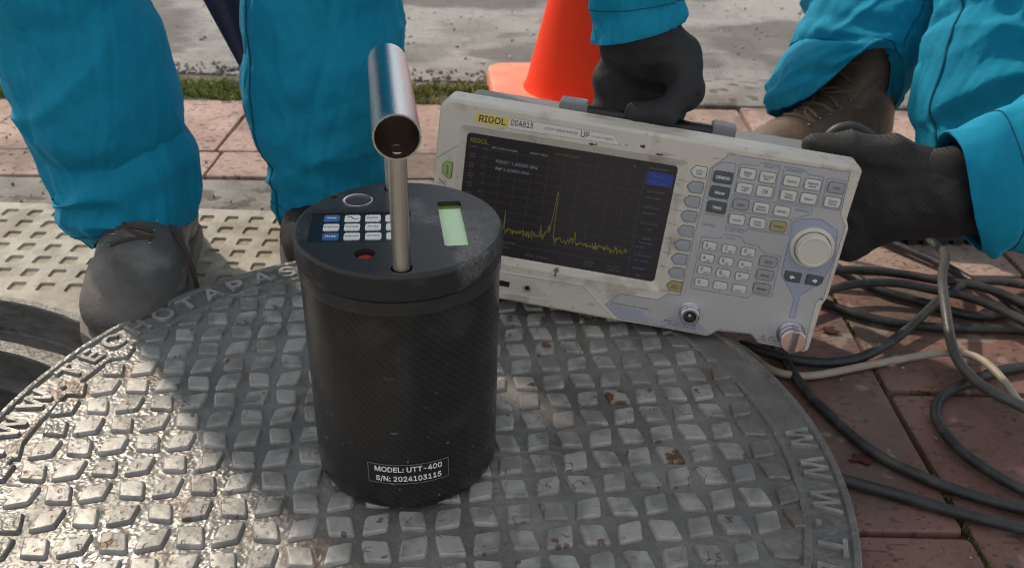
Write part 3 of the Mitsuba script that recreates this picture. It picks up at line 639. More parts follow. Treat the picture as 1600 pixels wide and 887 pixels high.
# front label strip
z1 = .0001
A_('badge_strip', prism(Polygon(mm([(62, 164.6), (160.5, 165.5), (153.6, 173.6), (62, 174.0)])), -.0003, z1, 0), 'm_badge')
lg = A_('logo_plate', prism(rrect(.0292, .0088, .0006, .0477, .1695), -.0003, .0003, .0001), 'm_yellow')
A_('logo_text', text('RIGOL', .0056, .0002, True, center=True, at=(.0477, .1695), z=.0003), 'm_ink', lg)
def fit_text(s_, h, x0, x1, y, z=z1, bold=True):
    m = text(s_, h, .0001, bold); b = m.bounds; m.vertices[:, 0] = x0 + (m.vertices[:, 0] - b[0, 0]) * (x1 - x0) / (b[1, 0] - b[0, 0]); m.apply_translation((0, y, z)); return m
AL_('badge_text', ([fit_text('DSA815', .0050, .0640, .0838, .1676), fit_text('UTILITY PROBE TESTER', .0021, .0930, .1226, .1686), fit_text('UP', .0052, .1254, .1330, .1672), fit_text('1G-100 M PRIORITY', .0014, .1348, .1545, .1686)]), 'm_ink')
A_('badge_border', polyline_strip(mm([(62, 174.0), (153.6, 173.6), (160.5, 165.5), (62, 164.6)]), .0003, z1, z1 + .0001), 'm_line_grey')
# overlay panel
OV = Polygon(mm([(239.7, 158.4), (253.1, 173.2), (353.7, 174.0), (355.9, 136.9), (362.5, 127.3), (362.5, 60.3), (357.4, 52.2), (359.0, 4.4), (317.4, 5.2), (309.5, 11.2), (280.1, 10.0), (272.4, 3.0), (232.4, 3.2), (186.9, 3.2), (173.2, 14.3), (184.3, 27.7), (219.9, 28.4), (227.2, 36.0), (238.6, 36.9)]))
A_('overlay', prism(OV, -.0003, .0002), 'm_overlay')
A_('overlay_border', polyline_strip(list(OV.exterior.coords)[:-1], .0005, .0002, .0003, True), 'm_line_grey')
z2, z3 = .0003, .0004
DIAL = mm([(318.7, 122.9), (325.6, 127.0), (341.1, 129.7), (357.6, 122.1), (361.0, 100), (361.0, 87.7), (357.6, 74.0), (345.1, 59.9), (341.9, 56.3), (343.1, 34), (338.4, 34), (338.0, 52.8), (334.1, 57.8), (321.1, 73.9), (319.7, 111.5)])
A_('dial_field', prism(Polygon(DIAL), 0, z2), 'm_overlay_blue')
A_('lower_field', cat([prism(Polygon(mm([(175, 13.5), (205, 13.5), (216, 4), (188, 4)])), 0, z2), prism(Polygon(mm([(234, 12), (262, 12), (272, 4), (226, 4)])), 0, z2)]), 'm_overlay_blue')
boxes = [[(246.2, 45.6), (245.6, 96.0), (262.0, 97.2), (264.9, 101.7), (278.6, 102.3), (283.8, 96.4), (295.2, 96.4), (301.7, 90.6), (317.0, 90.3), (318.2, 50.5), (301.2, 50.0), (297.7, 45.4)],
    [(264.1, 138.7), (263.1, 165.9), (277.5, 166.8), (281.3, 170.4), (296.3, 170.2), (297.6, 140.1)], [(301.5, 139.1), (300.0, 170.1), (316.4, 170.3), (321.0, 166.6), (333.9, 166.3), (335.2, 140.0)],
    [(338.4, 140.0), (337.1, 165.7), (352.8, 166.2), (354.0, 139.9)], [(244.3, 117.6), (241.6, 159.3), (249.1, 165.5), (260.1, 165.7), (260.4, 117.6)],
    [(264.2, 105.6), (263.4, 137.2), (331.5, 137.8), (332.0, 132.6), (317.2, 124.9), (317.6, 110.6), (283.6, 109.9), (279.2, 105.9)]]
A_('panel_lines', cat([polyline_strip(mm(b), .0005, .0002, z3, True) for b in boxes] + [polyline_strip(DIAL, .0005, z2, z3 + .0001, True), polyline_strip(mm([(263.9, 124.2), (316.7, 124.8)]), .0004, .0002, z3 + .0001), polyline_strip(mm([(176, 14.6), (206, 14.2), (216, 6.5), (226, 6.5), (236, 14), (241, 14)]), .0004, .0003, z3)]), 'm_line_blue')
AL_('panel_text', ([text(s_, h / 1000, .0001, True, at=(x / 1000, y / 1000), z=.0002) for s_, x, y, h in (('SELECT', 282.5, 166.6, 2.6), ('MARKER', 302, 166.6, 2.6), ('DEMOD', 317.8, 133.2, 2.4), ('CONTROL', 265.5, 106.9, 2.3), ('QUASI', 243.2, 106.6, 2.6), ('PROX', 266.8, 97.8, 2.0))]), 'm_line_blue')
AL_('panel_small_text', ([text(s_, h / 1000, .0001, False, at=(x / 1000, y / 1000), z=.0003) for s_, x, y, h in (('EXTERNAL VOLTAGE 2 RANGES', 178, 16.4, 1.7), ('GENERATOR OUTPUT 50 Ohm', 229, 8.4, 1.5), ('MODEL 2/1CELDES', 233, 5.2, 2.1), ('INPUT', 325.5, 10.2, 1.6), ('50 Ohm', 325.0, 7.0, 2.0), ('HELP', 219.4, 85.5, 1.3))] + [polyline_strip(mm([(317.6, 6.9), (323.6, 6.9), (320.6, 12)]), .00045, .0003, .0004, True), polyline_strip(mm([(320.6, 8), (320.6, 10.2)]), .0005, .0003, .0004)]), 'm_ink')
# buttons
def button(poly, x, y, mat, cap=None, ink='m_ink', h=.0024, bold=True, th=.0019, lab=None, fs=None):
    q = affinity.translate(poly, x / 1000, y / 1000)
    b = A_('button', prism(q, -.001, th, .0006), mat, smooth=25, label=lab)
    A_('rim', prism(q.buffer(.0006), -.001, .0005, .0), 'm_btn_edge', b)
    if cap:
        ls = cap.split('\n'); ms = []
        for i, l in enumerate(ls):
            m = text(l, h, .0001, bold, center=True, at=(0, ((len(ls) - 1) / 2 - i) * h * 1.3), z=th)
            w = m.bounds[1, 0] - m.bounds[0, 0]; W = poly.bounds[2] - poly.bounds[0]
            if w > W * .78: m.vertices[:, 0] *= W * .78 / w
            m.apply_translation((x / 1000, y / 1000, 0)); ms.append(m)
        A_('button_text', cat(ms), ink, b)
    return b
soft = Polygon(mm([(-7.2, 0), (-3.6, 4.7), (6, 4.7), (6, -4.7), (-3.6, -4.7)])).buffer(-.0006).buffer(.0006, quad_segs=2)
button(soft, 231.2, 153.7, 'm_btn', 'Print\nCam', h=.0018)
for y in (139.7, 126.3, 112.7, 98.9, 85.2, 71.6, 58.0): button(soft, 231, y, 'm_btn_soft')
button(soft, 232.0, 44.7, 'm_btn_tan', 'Prev\nMode', h=.0017)
wb = rrect(.0131, .0088, .0016); db = rrect(.0158, .0098, .0016); nb = rrect(.0118, .0072, .0016); gb = rrect(.0147, .0094, .0016)
for x, y, s_ in ((251.9, 152.2, 'DEMOD'), (252.1, 138.7, 'Meas'), (252.4, 125.0, 'TRIG')): button(db, x, y, 'm_btn_dark', s_, 'm_white_print')
for x, y, s_, g in ((271.4, 158.9, 'Meas\nESP', 0), (288.5, 158.5, 'Source\nBAT', 0), (271.7, 145.6, 'Trace\nCAP', 0), (288.8, 146.0, 'Trig\nYTP', 0), (308.8, 158.7, 'Option', 0), (326.4, 158.6, 'Search\nSave', 0), (309.2, 145.8, 'Span\nSetup', 0), (326.2, 145.9, 'Reset', 0), (346.1, 159.1, 'GSA', 1), (346.3, 146.2, 'Quick\nSave', 0), (272.0, 131.1, 'Span', 1), (289.6, 131.0, 'Demo\nMarker', 0), (307.3, 131.1, 'MENU', 0), (271.8, 117.0, 'Const', 0), (289.7, 117.1, 'Peak\nTable', 0), (307.8, 117.1, 'SPEED', 2)):
    button(wb, x, y, ('m_btn', 'm_btn_grey', 'm_btn_tan')[g], s_, h=.0020)
nums = [('1', 'jkl'), ('2', 'abc'), ('3', 'def'), ('4', 'ghi'), ('5', 'jkl'), ('6', 'mno'), ('7', 'pqrs'), ('8', 'tuv'), ('9', 'wxyz'), ('0', ''), ('.', '__'), ('', 'Enter')]
for (x, y), (a, b) in zip([(254.2, 88.8), (271.3, 88.9), (288.1, 89.1), (254.5, 77.0), (271.4, 77.0), (288.5, 76.8), (254.6, 65.2), (271.5, 65.2), (288.4, 65.1), (254.8, 53.1), (271.6, 53.0), (288.7, 53.1)], nums):
    k_ = button(nb, x, y, 'm_btn')
    ms = []
    if a: ms.append(text(a, .0033, .0001, True, at=((x - 4.2) / 1000, (y - .8) / 1000), z=.0019))
    if b: ms.append(text(b, .0017, .0001, True, at=((x - (.6 if a else 4)) / 1000, (y - 2.3) / 1000), z=.0019))
    A_('button_text', cat(ms), 'm_ink', k_)
for x, y, s_ in ((307.3, 83.3, 'Mult'), (307.5, 70.3, 'Mkrs'), (307.9, 57.1, 'Meter')): button(gb, x, y, 'm_btn_grey', s_)
for x, y, d in ((330.9, 73.2, -1), (350.6, 73.4, 1)):
    sh = Polygon(mm([(-7.3 * d, 4.3), (6.6 * d, 4.3), (6.6 * d, -1.4), (3.4 * d, -4.5), (-7.3 * d, -4.5)])).buffer(-.0006).buffer(.0006)
    k_ = button(sh, x, y, 'm_btn_dark')
    ar = Polygon(mm([(x + d * 2.6, y), (x, y + 2.2), (x, y + .9), (x - d * 2, y + .9), (x - d * 2, y - .9), (x, y - .9), (x, y - 2.2)]))
    A_('arrow', prism(ar, .0018, .0020), 'm_white_print', k_)
k_ = button(Polygon(mm([(-4.4, 3.6), (-2.0, 7.2), (3.8, 7.2), (3.8, -7.2), (.6, -7.2), (-4.4, -2.6)])).buffer(-.0006).buffer(.0006), 12.6, 118.4, 'm_btn_green')
A_('button_text', text('ON/OFF', .0019, .0001, True, center=True, rot=math.pi / 2, at=(.0127, .1184), z=.0019), 'm_ink', k_)
for q_, w_ in ((((1.8, 127.5), (19.6, 142.0)), .0006), (((5.7, 109), (12.3, 103)), .0009), (((220.5, 81), (220.5, 73)), .0007)): A_('crease', polyline_strip(mm(q_), w_, 0, .0002), 'm_line_grey')
for y in (139.7, 126.3, 112.7, 98.9, 85.2, 71.6, 58.0): A_('softkey_line', polyline_strip(mm([(215, y + 4.2), (224, y + 3.6)]), .0004, 0, .0002), 'm_line_grey')
# knob and connectors
kc = (.3406, .1030, 0)
A_('dial_ring', lathe([(.0186, -.001), (.0186, .0022), (.0178, .0032), (.0158, .0034), (.0150, .0012)], 64, kc), 'm_knob', smooth=35)
def knob():
    n = 96; th = np.linspace(0, 2 * np.pi, n, endpoint=False); sc = 1 + .012 * np.cos(th * 12)
    R = [np.c_[r * (sc if w else 1) * np.cos(th), r * (sc if w else 1) * np.sin(th), np.full(n, z)] for r, z, w in ((.0146, .0005, 1), (.0143, .0110, 1), (.0138, .0122, 1), (.0122, .0126, 0), (.0114, .0120, 0), (.0001, .0119, 0))]
    m = strips(R); m.apply_translation(kc); return m
A_('dial', knob(), 'm_knob', smooth=35)
A_('dial_gap', lathe([(.0152, .0008), (.0140, .0006)], 48, kc), 'm_line_grey')
c1 = (.2501, .0220, 0)
k_ = A_('connector', lathe([(.0098, -.001), (.0098, .0012), (.0086, .0014), (.0086, .0060), (.0082, .0064), (.0082, .0072), (.0086, .0076), (.0086, .0112), (.0078, .0120), (.0058, .0120), (.0054, .0108), (.0052, .0040)], 48, c1), 'm_chrome', smooth=35)
A_('connector_core', cat([lathe([(.0053, .0046), (.0001, .0045)], 32, c1)]), 'm_black', k_)
A_('pin', lathe([(.0015, .004), (.0015, .0085), (.0007, .0092), (.0001, .0092)], 16, c1), 'm_copper', k_)
c2 = (.3435, .0185, 0)
k_ = A_('capped_connector', lathe([(.0128, -.001), (.0128, .0010), (.0106, .0012), (.0106, .0050), (.0112, .0054), (.0112, .0095), (.0108, .0100), (.0108, .0112), (.0113, .0116), (.0113, .0176), (.0106, .0184)], 56, c2), 'm_chrome', smooth=35)
A_('cap_face', lathe([(.0106, .0182), (.0001, .0184)], 40, c2), 'm_copper', k_)
gp = rrect(.0056, .0226, .001, .3435, .0185); A_('cap_bar', prism(gp, .0085, .0212, .0008), 'm_chrome', k_, smooth=30)
A_('jack_ring', lathe([(.0040, -.0005), (.0040, .0012), (.0030, .0016), (.0024, .0008), (.0022, -.001)], 32, (.0988, .0171, 0)), 'm_btn_grey', smooth=40)
A_('jack_hole', lathe([(.0023, .0003), (.0001, .0002)], 20, (.0988, .0171, 0)), 'm_hole')
A_('usb_port', prism(rrect(.0130, .0052, .0004, .0752, .0176), -.001, .0004), 'm_hole')
A_('usb_shell', polyline_strip(list(rrect(.0132, .0054, .0004, .0752, .0176).exterior.coords)[:-1], .0005, .0003, .0007, True), 'm_chrome')
A_('lower_recess', prism(Polygon(mm([(20, 25.8), (104, 24.6), (118.5, 9.6), (20, 9.0)])), -.0003, .0002), 'm_bezel_shade')
A_('ridge', cat([prism(Polygon(mm([(4, 28.6), (150.6, 30.6), (185.6, 1.6), (183.0, 1.4), (149.4, 29.2), (4, 27.2)])), -.0003, .0010, .0004), prism(Polygon(mm([(20, 8.6), (121, 9.0), (121.5, 7.6), (20, 7.2)])), -.0003, .0008, .0003)]), 'm_bezel', smooth=25)
A_('arrow_mark', cat([prism(Polygon(mm([(123, 43), (120, 38.8), (122.2, 38.8), (121.8, 33.5), (124.2, 33.5), (123.8, 38.8), (126, 38.8)])), -.0003, .0001), ]), 'm_line_grey')
def scuff(x, y, w, h, s):
    r = np.random.default_rng(s); a = np.linspace(0, 2 * np.pi, 14, endpoint=False); q = r.uniform(.55, 1.1, 14)
    return prism(Polygon(np.c_[x + w * q * np.cos(a), y + h * q * np.sin(a)] / 1000).buffer(0), -.0003, .00012)
AL_('scuff', ([scuff(136, 162.4, 3.0, 1.4, 1), scuff(140, 162.8, 1.1, 1.2, 2), scuff(179.7, 167.6, 3.1, 1.9, 3), scuff(194.6, 163.0, 3.6, 1.0, 4), scuff(215, 162, .6, .5, 5), scuff(166, 26.5, .8, .5, 8), scuff(196, 30.5, .9, .5, 9), scuff(225.5, 33, 1, .7, 10), scuff(361.4, 56.5, 2.3, 1.1, 12)]), 'm_ink')
# carrying handle
for x0, x1 in ((.1000, .1262), (.2400, .2612)):
    m = prism(rrect(x1 - x0, .0215, .003, (x0 + x1) / 2, .1745), -.070, -.050, .002); A_('handle_mount', m, 'm_mount', smooth=30)
hb = tube([(.110, .1750, -.060), (.18, .1750, -.060), (.252, .1750, -.060)], .0072, 24); A_('handle_bar', hb, 'm_black', smooth=40)

# ------------------------------------------------------------------ traffic cone
t = thing('traffic_cone', 'bright orange traffic cone standing behind the analyser', 'traffic cone')
cc = (.1035, 1.475, 0)
obj('cone', lathe([(.0955, .030), (.0925, .034), (.089, .045), (.0465, .235), (.026, .60), (.0235, .685), (.020, .70), (.0005, .702)], 96, cc), 'm_cone', t, smooth=40)
bp = Polygon([(-.150, -.150), (.150, -.150), (.150, .150), (-.150, .150)]).buffer(-.035).buffer(.035, quad_segs=6)
m = prism(bp, .001, .030, .008); m.apply_transform(rotz(math.radians(6), cc)); obj('base', m, 'm_cone_base', t, smooth=35)

# ------------------------------------------------------------------ cables
def cab(pts, r, mat, parent, zs=None, name='strand', n=90):
    p = np.array([(*q, r + .0015) if len(q) == 2 else q for q in pts], float)
    if zs is not None: p[:, 2] = zs
    return obj(name, tube(spline(p, n), r, 14), mat, parent, smooth=True)
t = thing('black_cable', 'thick black cable lying in loose loops on the dark red pavers', 'cable')
RB = .0049
cab([(0.150, 0.575), (0.245, 0.556), (0.278, 0.543), (0.318, 0.527), (0.36, 0.509), (0.403, 0.495), (0.446, 0.482), (.60, .44), (.8, .42)], RB, 'm_cable', t)
cab([(0.262, 0.78), (0.272, 0.717), (0.278, 0.67), (0.295, 0.617), (0.318, 0.574), (0.344, 0.551), (0.371, 0.533), (0.413, 0.516), (0.457, 0.502), (.60, .47), (.75, .50)], RB, 'm_cable', t)
cab([(.72, .70), (0.62, 0.732), (0.54, 0.723), (0.509, 0.713), (0.479, 0.704), (0.447, 0.687), (0.414, 0.666), (0.391, 0.635), (0.388, 0.607), (0.394, 0.58), (0.407, 0.557), (0.424, 0.538), (0.456, 0.52), (.58, .49), (.72, .53)], RB, 'm_cable', t)
cab([(0.232, 0.735), (0.274, 0.712), (0.304, 0.706), (0.34, 0.713), (0.375, 0.734), (0.416, 0.768), (0.46, 0.81), (0.49, 0.832), (0.53, 0.856), (0.565, 0.868), (0.587, 0.873), (0.644, 0.87), (.74, .83)], RB, 'm_cable', t, [.0085] * 4 + [.010, .014, .022, .026, .022, .014, .0085, .0085, .0085])
cab([(.25, .87), (0.319, 0.836), (0.346, 0.821), (0.368, 0.804), (0.394, 0.791), (0.425, 0.783), (0.463, 0.78), (0.503, 0.781), (0.54, 0.78), (0.592, 0.776), (.72, .76)], RB, 'm_cable', t)
cab([(.24, .87), (0.325, 0.876), (0.373, 0.874), (0.413, 0.87), (0.451, 0.86), (0.472, 0.849), (0.504, 0.835), (0.528, 0.82), (0.548, 0.8), (0.586, 0.769), (.70, .70)], RB, 'm_cable', t, [.009, .015, .020, .022, .023, .025, .028, .028, .026, .022, .009])
cab([(.26, .76), (0.324, 0.811), (0.356, 0.832), (0.392, 0.842), (0.429, 0.84), (0.46, 0.829), (0.487, 0.814), (0.51, 0.795), (0.532, 0.769), (0.564, 0.73), (.66, .68)], RB, 'm_cable', t, [.009, .016, .020, .022, .024, .024, .026, .026, .024, .02, .010])
cab([(.36, .93), (0.398, 0.88), (0.419, 0.852), (0.446, 0.837), (0.47, 0.821), (0.495, 0.807), (0.523, 0.807), (0.554, 0.821), (.62, .87)], RB, 'm_cable', t)
cab([(0.40, 1.06), (0.446, 1.001), (0.476, 0.958), (0.502, 0.926), (0.522, 0.892), (0.532, 0.862), (0.533, 0.836), (.55, .79)], RB, 'm_cable', t, [.009, .009, .009, .009, .009, .012, .02, .012])
t = thing('grey_cable', 'dusty dark grey cable crossing over the black cable loops', 'cable')
cab([(.56, 1.14, .009), (.53, 1.05, .014), (0.507, 0.955, .022), (0.502, 0.905, .03), (0.474, 0.845, .040), (0.453, 0.797, .044), (0.442, 0.757, .038), (0.435, 0.716, .025), (0.437, 0.688, .018), (0.445, 0.647, .022), (0.463, 0.632, .020), (0.495, 0.607, .011), (.62, .57, .009)], .0050, 'm_cable_grey', t)
cab([(.33, .97, .012), (.352, .995, .085), (0.371, 1.0, .128), (0.380, 1.0, .141), (0.396, 1.0, .146), (0.414, 1.0, .141), (0.432, 1.0, .130), (.452, 1.0, .105), (.475, 1.0, .05), (.50, 1.01, .009), (.56, 1.05, .009)], .0054, 'm_cable_grey', t)
t = thing('beige_cable', 'thin dirty beige cable curving across the red pavers', 'cable')
cab([(.19, .74), (0.243, 0.713), (0.252, 0.697), (0.266, 0.688), (0.288, 0.686), (0.339, 0.702), (0.395, 0.719), (0.431, 0.722), (0.453, 0.712), (0.464, 0.687), (0.468, 0.648), (0.466, 0.6), (0.463, 0.551), (.50, .46)], .0038, 'm_cable_beige', t, [.02, .0065, .0065, .0065, .0065, .0065, .008, .014, .019, .020, .016, .014, .010, .0065])
for x, y, s_ in ((.336, .775, 3), (.303, .575, 5)):
    r = np.random.default_rng(s_); a = np.linspace(0, 2 * np.pi, 16, endpoint=False); q = r.uniform(.4, 1.1, 16) * .011
    m = prism(Polygon(np.c_[x + q * np.cos(a), y + .8 * q * np.sin(a)]).buffer(0), .0012, .0022); m.vertices[:, 2] += .002 * meshkit.noise(m.vertices * 120, s_)
    k_ = thing('leaf', 'dark red dead leaf scrap on the pavers ' + ('beside the analyser corner' if s_ == 3 else 'near the right cover rim'), 'leaf'); obj('blade', m, 'm_leaf', k_)

# ------------------------------------------------------------------ people
def rand_folds(seed, n, smax, bias=1.6, A=1.0):
    r = np.random.default_rng(seed); o = []
    for _ in range(n):
        s0 = smax * r.random() ** bias; o.append((r.uniform(0, 2 * np.pi), s0, r.uniform(.35, 1.1), r.uniform(-.04, .04), r.uniform(.006, .014) * (1 + s0 * 3), A * r.choice([-1, 1]) * r.uniform(.002, .006)))
    return o
CAMT = -np.pi / 2
def seam(V, TH, k, r=.0016, off=.0006, w=1.0, z0=0, z1=None):
    pts = V[z0:z1, k].copy(); c = V[z0:z1].mean(1); d = pts - c; d /= np.linalg.norm(d, axis=1)[:, None]; return tube((pts + d * off)[::2], r, 6)
LEG1 = [(-0.43, 0.92, 0.8, 0.098), (-0.45, 0.885, 0.55, 0.096), (-0.4492, 0.865, 0.4098, 0.0862), (-0.4415, 0.86, 0.2975, 0.073), (-0.4338, 0.86, 0.2608, 0.0743), (-0.4303, 0.86, 0.2353, 0.0759), (-0.4265, 0.86, 0.2023, 0.0755), (-0.4263, 0.86, 0.168, 0.0714), (-0.4254, 0.86, 0.1431, 0.0684), (-0.4168, 0.86, 0.1238, 0.0744), (-0.4144, 0.86, 0.1067, 0.0685), (-0.4206, 0.86, 0.0877, 0.0685), (-0.422, 0.86, 0.0683, 0.0625), (-0.4193, 0.86, 0.0527, 0.0548), (-0.4163, 0.86, 0.037, 0.0475)]
LEG2 = [(-.235, .96, .80, .098), (-.205, .935, .55, .086), (-0.1983, 0.925, 0.4115, 0.0784), (-0.2032, 0.92, 0.2917, 0.0812), (-0.2069, 0.92, 0.2387, 0.0826), (-0.2126, 0.92, 0.1896, 0.081), (-0.2141, 0.92, 0.1454, 0.0751), (-0.2123, 0.92, 0.1188, 0.067), (-0.2134, 0.92, 0.0913, 0.0632), (-.2193, .92, .0628, .0604), (-.2200, .918, .043, .055)]
def boot(name, o, d, mat, sole, parent, lace, L=.285, scale=1.0, lift=0.0, sh=.040, zsc=1.0):
    d = np.array([*d, 0.]); d /= np.linalg.norm(d); s = np.array([d[1], -d[0], 0])       # local: x side, y towards the toe
    M = frame((*o, lift), s, d, (0, 0, 1)); M[:3, :3] *= scale; M[:3, 2] *= zsc
    def f(p):
        q = p.copy(); ax = np.abs(q[:, 0])
        e = sd_ell(q, (.001, .088, .042), (.0475, .060, .040))
        e = smin(e, sd_ell(q, (0, .03, .040), (.0445, .095, .046)), .02)
        e = smin(e, sd_ell(q, (0, -.085, .045), (.0385, .052, .055)), .025)
        e = smin(e, sd_cone(q, (0, -.072, .06), (0, -.080, .19), .040, sh), .03)
        e = smin(e, sd_cone(q, (0, -.055, .088), (0, .055, .050), .040, .034), .03)
        e += .0012 * np.sin(q[:, 1] * 160 + 30 * q[:, 0]) * np.exp(-((q[:, 1] - .045) / .03) ** 2)
        e += .0010 * (meshkit.fbm(q * 28, 3, 5) - .5) * 2
        seamy = np.abs(q[:, 1] - (.045 - .9 * (q[:, 2] - .03) * (q[:, 2] > .02))) ; e += .0012 * np.exp(-(seamy / .002) ** 2) * (ax > .012)
        e += .0012 * np.exp(-((q[:, 2] - .031 - .10 * np.maximum(0, .03 - q[:, 1])) / .0016) ** 2) * .6
        return np.maximum(e, .016 - q[:, 2])
    m = sculpt(f, (-.06, -.15, .008), (.06, .16, .20), .003)
    bk = obj(name, xf(m, M), mat, parent, smooth=True)
    ys = np.linspace(-.137, .148, 40); wl = np.interp(ys, [-.137, -.125, -.10, -.05, 0, .05, .09, .12, .138, .148], [.010, .030, .040, .040, .042, .048, .050, .043, .026, .008])
    out = Polygon(np.r_[np.c_[wl, ys], np.c_[-wl[::-1], ys[::-1]]]).buffer(.0038)
    ms = [prism(out, .008, .025, .003)]
    tread = out.buffer(-.002)
    for yy in np.arange(-.125, .14, .019):
        if -.045 < yy < -.02: continue
        g = tread.intersection(sbox(-.1, yy, .1, yy + .0125))
        for a in (sbox(-.1, -1, -.004, 1), sbox(.004, -1, .1, 1)):
            h = g.intersection(a)
            if h.geom_type == 'Polygon' and h.area > 1e-5: ms.append(prism(h, 0, .0085))
    obj('sole', xf(cat(ms), M), sole, bk, smooth=30)
    def zs(x, y):
        z = np.linspace(.02, .16, 300); v = f(np.c_[np.full(300, x), np.full(300, y), z]); i = np.nonzero(v < 0)[0]; return z[i[-1]] if len(i) else .05
    pairs = [(.052, .019), (.034, .020), (.016, .021), (-.002, .022), (-.018, .022)]
    for i, (y, w) in enumerate(pairs):
        pts = [(x, y + .006 * (x / w) * (-1) ** i, zs(x, y) + .0016) for x in np.linspace(-w, w, 7)]
        obj('lace', xf(tube(pts, .0021, 8), M), lace, bk, smooth=True)
        for x in (-w, w): obj('eyelet', xf(lathe([(.0018, -.0004), (.0034, .0002), (.0030, .0012), (.0018, .0008)], 14, (x, y, zs(x, y) + .0003)), M), 'm_chrome', bk, smooth=True)
    def ysf(x, z):
        y = np.linspace(-.09, .10, 300); v = f(np.c_[np.full(300, x), y, np.full(300, z)]); i = np.nonzero(v < 0)[0]; return y[i[-1]] if len(i) else 0.
    for i, z in enumerate((.098, .116, .134, .152)):
        obj('lace', xf(tube([(x, ysf(x, z + .006 * (x / .02) * (-1) ** i) + .0016, z + .006 * (x / .02) * (-1) ** i) for x in np.linspace(-.022, .022, 7)], .0021, 8), M), lace, bk, smooth=True)
    return bk, M, zs
def hand(wrist, knuckles, tips, thumb, name, parent, h=.0032, palm_r=.017, box=None, mid=None):
    allp = np.array([wrist, *knuckles, *[q for t_ in tips for q in t_], *thumb]); lo, hi = allp.min(0) - .035, allp.max(0) + .035
    def f(p):
        e = None
        for k in knuckles:
            a = sd_cone(p, wrist, k, .024, palm_r); e = a if e is None else smin(e, a, .02)
        for i in range(len(knuckles) - 1): e = smin(e, sd_cone(p, knuckles[i], knuckles[i + 1], palm_r * .9, palm_r * .9), .01)
        for k, t_ in zip(knuckles, tips):
            pts = [k] + list(t_); e = smin(e, chain(p, pts, [.0140, .0130, .0118, .0100][:len(pts)], .006), .009)
        e = smin(e, chain(p, [wrist] + list(thumb), [.020, .0165, .0138, .0115, .0098][:len(thumb) + 1], .010), .012)
        n1 = meshkit.fbm(p * np.array([32, 32, 32]), 3, 2); n2 = 1 - np.abs(2 * meshkit.noise(p * 55, 8) - 1)
        return e + .0035 * (n1 - .5) * 2 - .0018 * n2 ** 3
    m = sculpt(f, lo, hi, h); m = trimesh.smoothing.filter_taubin(m, iterations=4)
    return obj(name, m, 'm_glove', parent, smooth=True)

# person standing behind the cover
p1 = thing('person', 'person in teal work trousers and grey boots standing behind the cover', 'person')
f1 = rand_folds(21, 40, .33, 1.6, .6) + [(CAMT, .045, 1.3, .012, .010, .006), (CAMT + .6, .070, 1.0, -.02, .010, .006), (CAMT - .5, .082, .9, .030, .009, .005), (CAMT, .115, 1.4, .0, .012, -.005), (CAMT + .2, .20, .8, .05, .010, .003)]
f2 = rand_folds(33, 34, .33, 1.6, .6) + [(CAMT + .5, .05, 1.0, -.03, .010, .005), (CAMT - .3, .085, 1.0, .04, .012, .004), (CAMT + .9, .14, .5, -.08, .012, .004)]
m1, V1, TH1, S1 = loft(LEG1, 190, 150, f1, .0026, 1, yr=1.10, hem=lambda TH, SS: np.exp(-SS / .035) * .034 * np.maximum(0, -np.sin(TH)) ** 1.5); m2, V2, TH2, S2 = loft(LEG2, 190, 150, f2, .0024, 2)
hip = lambda p: smin(smin(sd_ell(p, (-.335, .95, .88), (.185, .13, .17)), sd_cone(p, (-.44, .935, .72), (-.42, .94, .86), .098, .10), .05), sd_cone(p, (-.235, .98, .72), (-.25, .97, .86), .098, .10), .05)
m3 = sculpt(hip, (-.56, .78, .60), (-.10, 1.14, 1.06), .014)
obj('trousers', cat([m1, m2, m3]), 'm_teal', p1, smooth=True)
for q_ in (seam(V1, TH1, 83, .0012, .0003, z1=120), seam(V2, TH2, 91, .0013, .0003, z1=120)): obj('side_seam', q_, 'm_teal_seam', p1, smooth=True)
def hemline(V, s, r=.0006): k = V[s]; c = k.mean(0); return tube(np.vstack([k, k[:2]]) + (np.vstack([k, k[:2]]) - c) * .004, r, 5, False)
for q_ in (V1, V2): obj('hem_stitch', hemline(q_, 6), 'm_teal_seam', p1, smooth=True)
b1, BM, bz_ = boot('boot', (-.391, .815), (.20, -1), 'm_boot_grey', 'm_sole_grey', p1, 'm_lace', scale=.97, lift=.006, zsc=.90)
lp = [(.016, -.022), (.034, -.018), (.046, .005), (.050, .030), (.054, .052)]
pts = np.array([(-.014, .0, .092), (-.030, .012, .088), (-.047, .035, .070), (-.056, .052, .040), (-.060, .062, .012)]); obj('lace_end', xf(tube(spline(pts, 30), .0024, 8), BM), 'm_lace', b1, smooth=True)
boot('boot', (-.232, .935), (.34, -1), 'm_boot_dark', 'm_sole', p1, 'm_lace', scale=1.0, lift=.006, zsc=.88, sh=.033)
def upper(sh, jaw):
    return lambda p: None
def torso1(p):
    e = sd_cone(p, (-.335, .96, 1.0), (-.335, .95, 1.34), .165, .19); q = p.copy(); 
    e = smin(e, chain(p, [(-.52, .95, 1.42), (-.585, .93, 1.14), (-.54, .84, .93)], [.072, .058, .045]), .05); e = smin(e, chain(p, [(-.15, .95, 1.42), (-.09, .95, 1.14), (-.12, .86, .93)], [.072, .058, .045]), .05)
    e = smin(e, sd_cone(p, (-.5, .95, 1.42), (-.17, .95, 1.42), .075, .075), .05)
    return e + .004 * (meshkit.fbm(p * 14, 3, 4) - .5)
obj('jacket', sculpt(torso1, (-.70, .70, .86), (.02, 1.18, 1.56), .014), 'm_teal', p1, smooth=True)
